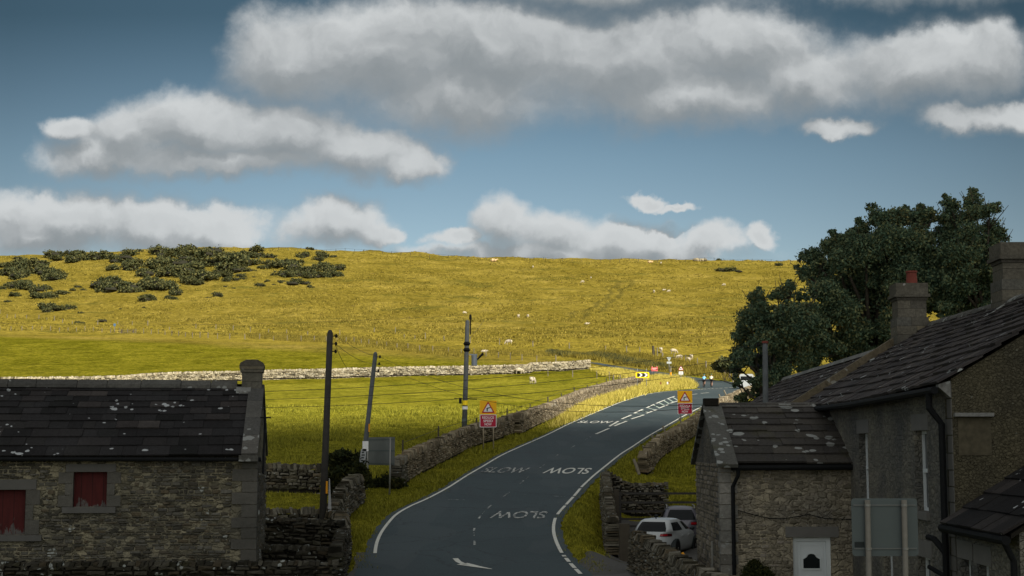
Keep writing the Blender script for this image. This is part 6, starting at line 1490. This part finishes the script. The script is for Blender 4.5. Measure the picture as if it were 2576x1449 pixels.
# ------------------------------------------------------------------ cars (x forward from the rear bumper)
def car(label, loc, yaw, paint, kind='hatch', group='cars parked in the yard'):
    t = thing('parked_car', label, 'car', loc, yaw, group)
    Lc, N = 4.26, 96
    k = 1.13 if kind == 'suv' else 1.0
    def loop(x0, x1, wd, zf, p=3.2, pr=None):
        P = []
        for i in range(N):
            a = 2 * math.pi * i / N; c, s = math.cos(a), math.sin(a); e = 2 / p
            x = (x0 + x1) / 2 + (x1 - x0) / 2 * math.copysign(abs(c) ** e, c); y = wd * math.copysign(abs(s) ** e, s)
            P.append((x, y, zf(x)))
        return P
    lv = [loop(.16, 4.1, .80, lambda x: .20), loop(.04, 4.2, .86, lambda x: .28), loop(.0, 4.26, .885, lambda x: .46 * k), loop(.01, 4.24, .895, lambda x: .62 * k),
          loop(.05, 4.2, .89, lambda x: (.80 - .04 * max(0, x - 3.1)) * k), loop(.13, 4.05, .855, lambda x: (.93 if x < 3 else .93 - .16 * (x - 3)) * k, 3.6), loop(.17, 3.35, .825, lambda x: .965 * k, 4.5),
          loop(.30, 3.0, .775, lambda x: 1.09 * k, 5), loop(.45, 2.7, .70, lambda x: 1.24 * k, 5), loop(.60, 2.42, .62, lambda x: 1.36 * k, 4.5), loop(.72, 2.25, .54, lambda x: 1.42 * k, 3.5), loop(1.0, 2.0, .3, lambda x: 1.455 * k, 2.6)]
    mb = MB(); o = 0
    for l in lv: mb.v += l
    for j in range(len(lv) - 1):
        for i in range(N): i2 = (i + 1) % N; mb.f.append((j * N + i, j * N + i2, (j + 1) * N + i2, (j + 1) * N + i)); mb.m.append(0)
    mb.f.append(tuple((len(lv) - 1) * N + i for i in range(N))); mb.m.append(0); mb.f.append(tuple(range(N))[::-1]); mb.m.append(0)
    body = mb.build('body', paint, t, smooth=True)
    ctr = Vector((1.7, 0, .9))
    def glass(name, i0, i1, f0=.08, f1=.86, out=.012, mat=M_CGLASS, parent=body, j0=6, j1=9):
        g = MB(); rows = []
        for f in np.linspace(f0, f1, 7):
            q = j0 + (j1 - j0) * f; j = min(int(q), len(lv) - 2); r = q - j; row = []
            for i in range(i0, i1 + 1):
                a, b = Vector(lv[j][i % N]), Vector(lv[j + 1][i % N]); p = a.lerp(b, r); n = Vector((p.x - ctr.x, p.y, .15)); 
                n = Vector((n.x * .5, n.y, .3)).normalized() if abs(p.y) > .55 else Vector((math.copysign(1, n.x), 0, .5)).normalized(); row.append(p + n * out)
            rows.append(row)
        m_ = len(rows[0])
        for r_ in rows: g.v += [tuple(p) for p in r_]
        for a in range(len(rows) - 1):
            for b in range(m_ - 1): g.f.append((a * m_ + b, a * m_ + b + 1, (a + 1) * m_ + b + 1, (a + 1) * m_ + b)); g.m.append(0)
        return g.build(name, mat, parent, smooth=True)
    # rear is i ~ N/2 ; sides near N/4 (+y, left) and 3N/4 (right)
    def rng_x(xa, xb, side):
        ids = [i for i in range(N) if (lv[7][i][1] * side > .5) and xa <= lv[7][i][0] <= xb]; return min(ids), max(ids)
    rid = [i for i in range(N) if lv[7][i][0] < .36 and abs(lv[7][i][1]) < .70]; glass('rear_window', min(rid), max(rid), .05, .92)
    fid = [i for i in range(N) if lv[7][i][0] > 2.9 and abs(lv[7][i][1]) < .70]
    fr = sorted(((i + N // 2) % N) for i in fid); glass('windscreen', min(fr) - N // 2 + (N if min(fr) < N // 2 else 0) - N, max(fr) - N // 2 + (N if min(fr) < N // 2 else 0) - N, .05, .92)
    for side in (1, -1):
        a, b = rng_x(.62, 1.66, side); glass('side_window', a, b, .10, .84); a, b = rng_x(1.72, 2.8, side); glass('side_window', a, b, .10, .84)
    for side in (1, -1):
        for xw in (.78, 3.38):
            mb = MB(); mb.tube([(xw, side * .70, .32), (xw, side * .905, .32)], .385, 22); mb.build('wheel_arch', M_BLACK, body)
            mb = MB(); mb.tube([(xw, side * .69, .315), (xw, side * .86, .315), (xw, side * .915, .315), (xw, side * .918, .315)], [.315, .315, .30, .22], 24); wl = mb.build('wheel', M_TYRE, t)
            mb = MB(); mb.tube([(xw, side * .90, .315), (xw, side * .921, .315)], [.20, .06], 10); mb.build('rim', M_GALV, wl)
    for side in (1, -1):
        mb = MB(); ids = [i for i in range(N) if lv[4][i][0] < .55 and lv[4][i][1] * side > .36]
        g = glass('tail_lamp', min(ids), max(ids), .0, .80, .014, M_TAILD, body, 4, 5)
        ids2 = [i for i in ids if abs(lv[4][i][1]) < .78 and lv[4][i][0] < .3]
        if ids2: glass('tail_lamp', min(ids2), max(ids2), .10, .70, .02, M_TAIL, body, 4, 5)
        mb = MB(); mb.ball((2.62, side * .97, 1.02 * k), (.09, .11, .075), 10, 6); mb.build('mirror', M_BLACK, body, smooth=True)
        for xh in (1.45, 2.35): mb = MB(); mb.box(xh, xh + .2, side * .895 - .02, side * .895 + .03, .78 * k, .81 * k); mb.build('door_handle', paint, body)
    mb = MB(); mb.box(-.015, .03, -.26, .26, .30, .41); mb.build('number_plate', M_YEL2 if kind != 'hatch' else M_WHITE, body)
    mb = MB(); mb.box(-.006, .1, -.70, .70, .255, .285); mb.build('bumper_slot', M_BLACK, body)
    if kind == 'hatch':
        mb = MB(); c = Vector((.028, 0, .79))
        mb.tube([c + Vector((0, .062 * math.cos(a), .062 * math.sin(a))) for a in np.linspace(0, 2 * math.pi, 21)], .008, 5)
        for pts in (((-.028, .045), (0, .0), (.028, .045)), ((-.045, .02), (-.02, -.045), (0, 0), (.02, -.045), (.045, .02))):
            mb.tube([c + Vector((0, -y, z)) for y, z in pts], .007, 5)
        mb.build('round_badge', M_BLACK, body)
        mb = MB(); mb.tube([(.93, 0, 1.45), (.86, 0, 1.53)], [.03, .008], 8); mb.build('roof_aerial', M_BLACK, body)
        mb = MB(); mb.tube([(.115, .30, .965), (.20, .30, 1.12)], .012, 6); mb.build('rear_wiper', M_BLACK, body)
    else:
        for side in (1, -1):
            mb = MB(); mb.tube([(.65, side * .58, 1.36 * k + .02), (.75, side * .57, 1.36 * k + .13), (2.2, side * .56, 1.36 * k + .13), (2.35, side * .6, 1.36 * k + .0)], .025, 8); mb.build('roof_rail', M_GALV, body)
    return t
wc = at(652, 540, 57.2)
car('white hatchback parked tail outward behind the low sloping wall', (wc.x - .12, 57.0, -4.08), R(90 - 22), M_CARW)
car('dark silver estate car with roof rails parked behind the white hatchback', (ray(681, 520)[0] * 61.8 + .0, 61.6, -3.98), R(90 - 4), M_CARS, 'suv')
# yellow banded stick by the wheel of the white car
P = at(682.4, 553.5, 50.5); zg = H(P.x, 50.5); t = thing('banded_stake', 'dark stake with yellow band leaning by the white car', 'stake', (P.x + .35, 50.2, zg))
Q = P - Vector((P.x + .35, 50.2, zg)); mb = MB(); mb.tube([(0, 0, -.1), Q], .03, 6); mb.build('stake_shaft', M_DARK, t); mb = MB(); mb.tube([Q * .86, Q * 1.03], .06, 8); mb.build('yellow_band', M_ORANGE, t)
# white van half hidden behind the ash leaves
P = at(746.5, 384, 190); t = thing('parked_van', 'white van glimpsed through the leaves of the ash tree', 'van', (P.x, 190, H(P.x, 190) - .1), R(-12))
mb = MB(); mb.prism([(-.95, .35), (.95, .35), (.97, 1.2), (.85, 1.95), (.7, 2.05), (-.7, 2.05), (-.85, 1.95), (-.97, 1.2)], 0, 4.4, 'y'); bd = mb.build('body', M_CARW, t)
mb = MB(); mb.box(-.72, .72, -.02, -.003, 1.25, 1.75); mb.build('rear_window', M_CGLASS, bd)
for sx in (-1, 1):
    mb = MB(); mb.box(sx * .915 - .03, sx * .915 + .03, 2.6, 3.7, 1.2, 1.8); mb.build('side_window', M_CGLASS, bd)
    for y in (.8, 3.5): mb = MB(); mb.tube([(sx * .7, y, .33), (sx * .97, y, .33)], .33, 18); mb.build('wheel', M_TYRE, t)
# ------------------------------------------------------------------ the cloud that shades the hamlet
cz = 1300.0; sh = Vector((SUN.x / SUN.z * cz, SUN.y / SUN.z * cz, 0))
nx, ny = 230, 130; xs = np.linspace(-260, 280, nx); ysn = np.linspace(-280, 125, ny); CX, CY = np.meshgrid(xs, ysn, indexing='ij')
def fb(x, y, s): return (L1(x / s + 50, y / s + 50) - .5) + .5 * (L2(x / s * 2.1 + 20, y / s * 2.1 + 20) - .5) + .25 * (L3(x / s * 4.3, y / s * 4.3) - .5)
edge = np.interp(CX, [p[0] for p in CLOUD_Y], [p[1] for p in CLOUD_Y])
sd = np.minimum.reduce([edge - CY, CY + 260, CX + 240, 260 - CX]) + 9 * fb(CX, CY, 26) + 30 * fb(CX, CY, 90) * (CY < 40)
th = np.clip(sd, 0, 70); top = np.where(sd > 0, 6 * np.sqrt(th) + th * .5 * (1 + fb(CX, CY, 40)), 0); bot = np.where(sd > 0, -.9 * np.sqrt(th) - 2, 0)
vid = -np.ones(CX.shape, int); m_ = sd > 0; V = []; 
id1 = np.cumsum(m_.ravel()).reshape(m_.shape) - 1; nV = int(m_.sum())
Vt = np.stack([CX[m_] + sh.x, CY[m_] + sh.y, cz + top[m_]], 1); Vb = np.stack([CX[m_] + sh.x, CY[m_] + sh.y, cz + bot[m_]], 1)
cell = m_[:-1, :-1] & m_[1:, :-1] & m_[1:, 1:] & m_[:-1, 1:]
a, b, c, d = id1[:-1, :-1][cell], id1[1:, :-1][cell], id1[1:, 1:][cell], id1[:-1, 1:][cell]
q1 = np.stack([a, b, c, d], 1); q2 = np.stack([d, c, b, a], 1) + nV
cnt = {}
for qd in q1:
    for i in range(4):
        e = (int(qd[i]), int(qd[(i + 1) % 4])); cnt[e] = cnt.get(e, 0) + 1
sides = [(e[1], e[0], e[0] + nV, e[1] + nV) for e in cnt if (e[1], e[0]) not in cnt]
cl = npmesh('cloud', np.concatenate([Vt, Vb]), np.concatenate([q1, q2, np.array(sides)]), simple('cloud_white', (.8, .8, .82), 1.0, var=.05, scale=.02), kverts=4, smooth=True)
tag(cl, 'cumulus cloud drifting over the hamlet behind the camera', 'cloud', kind='structure')
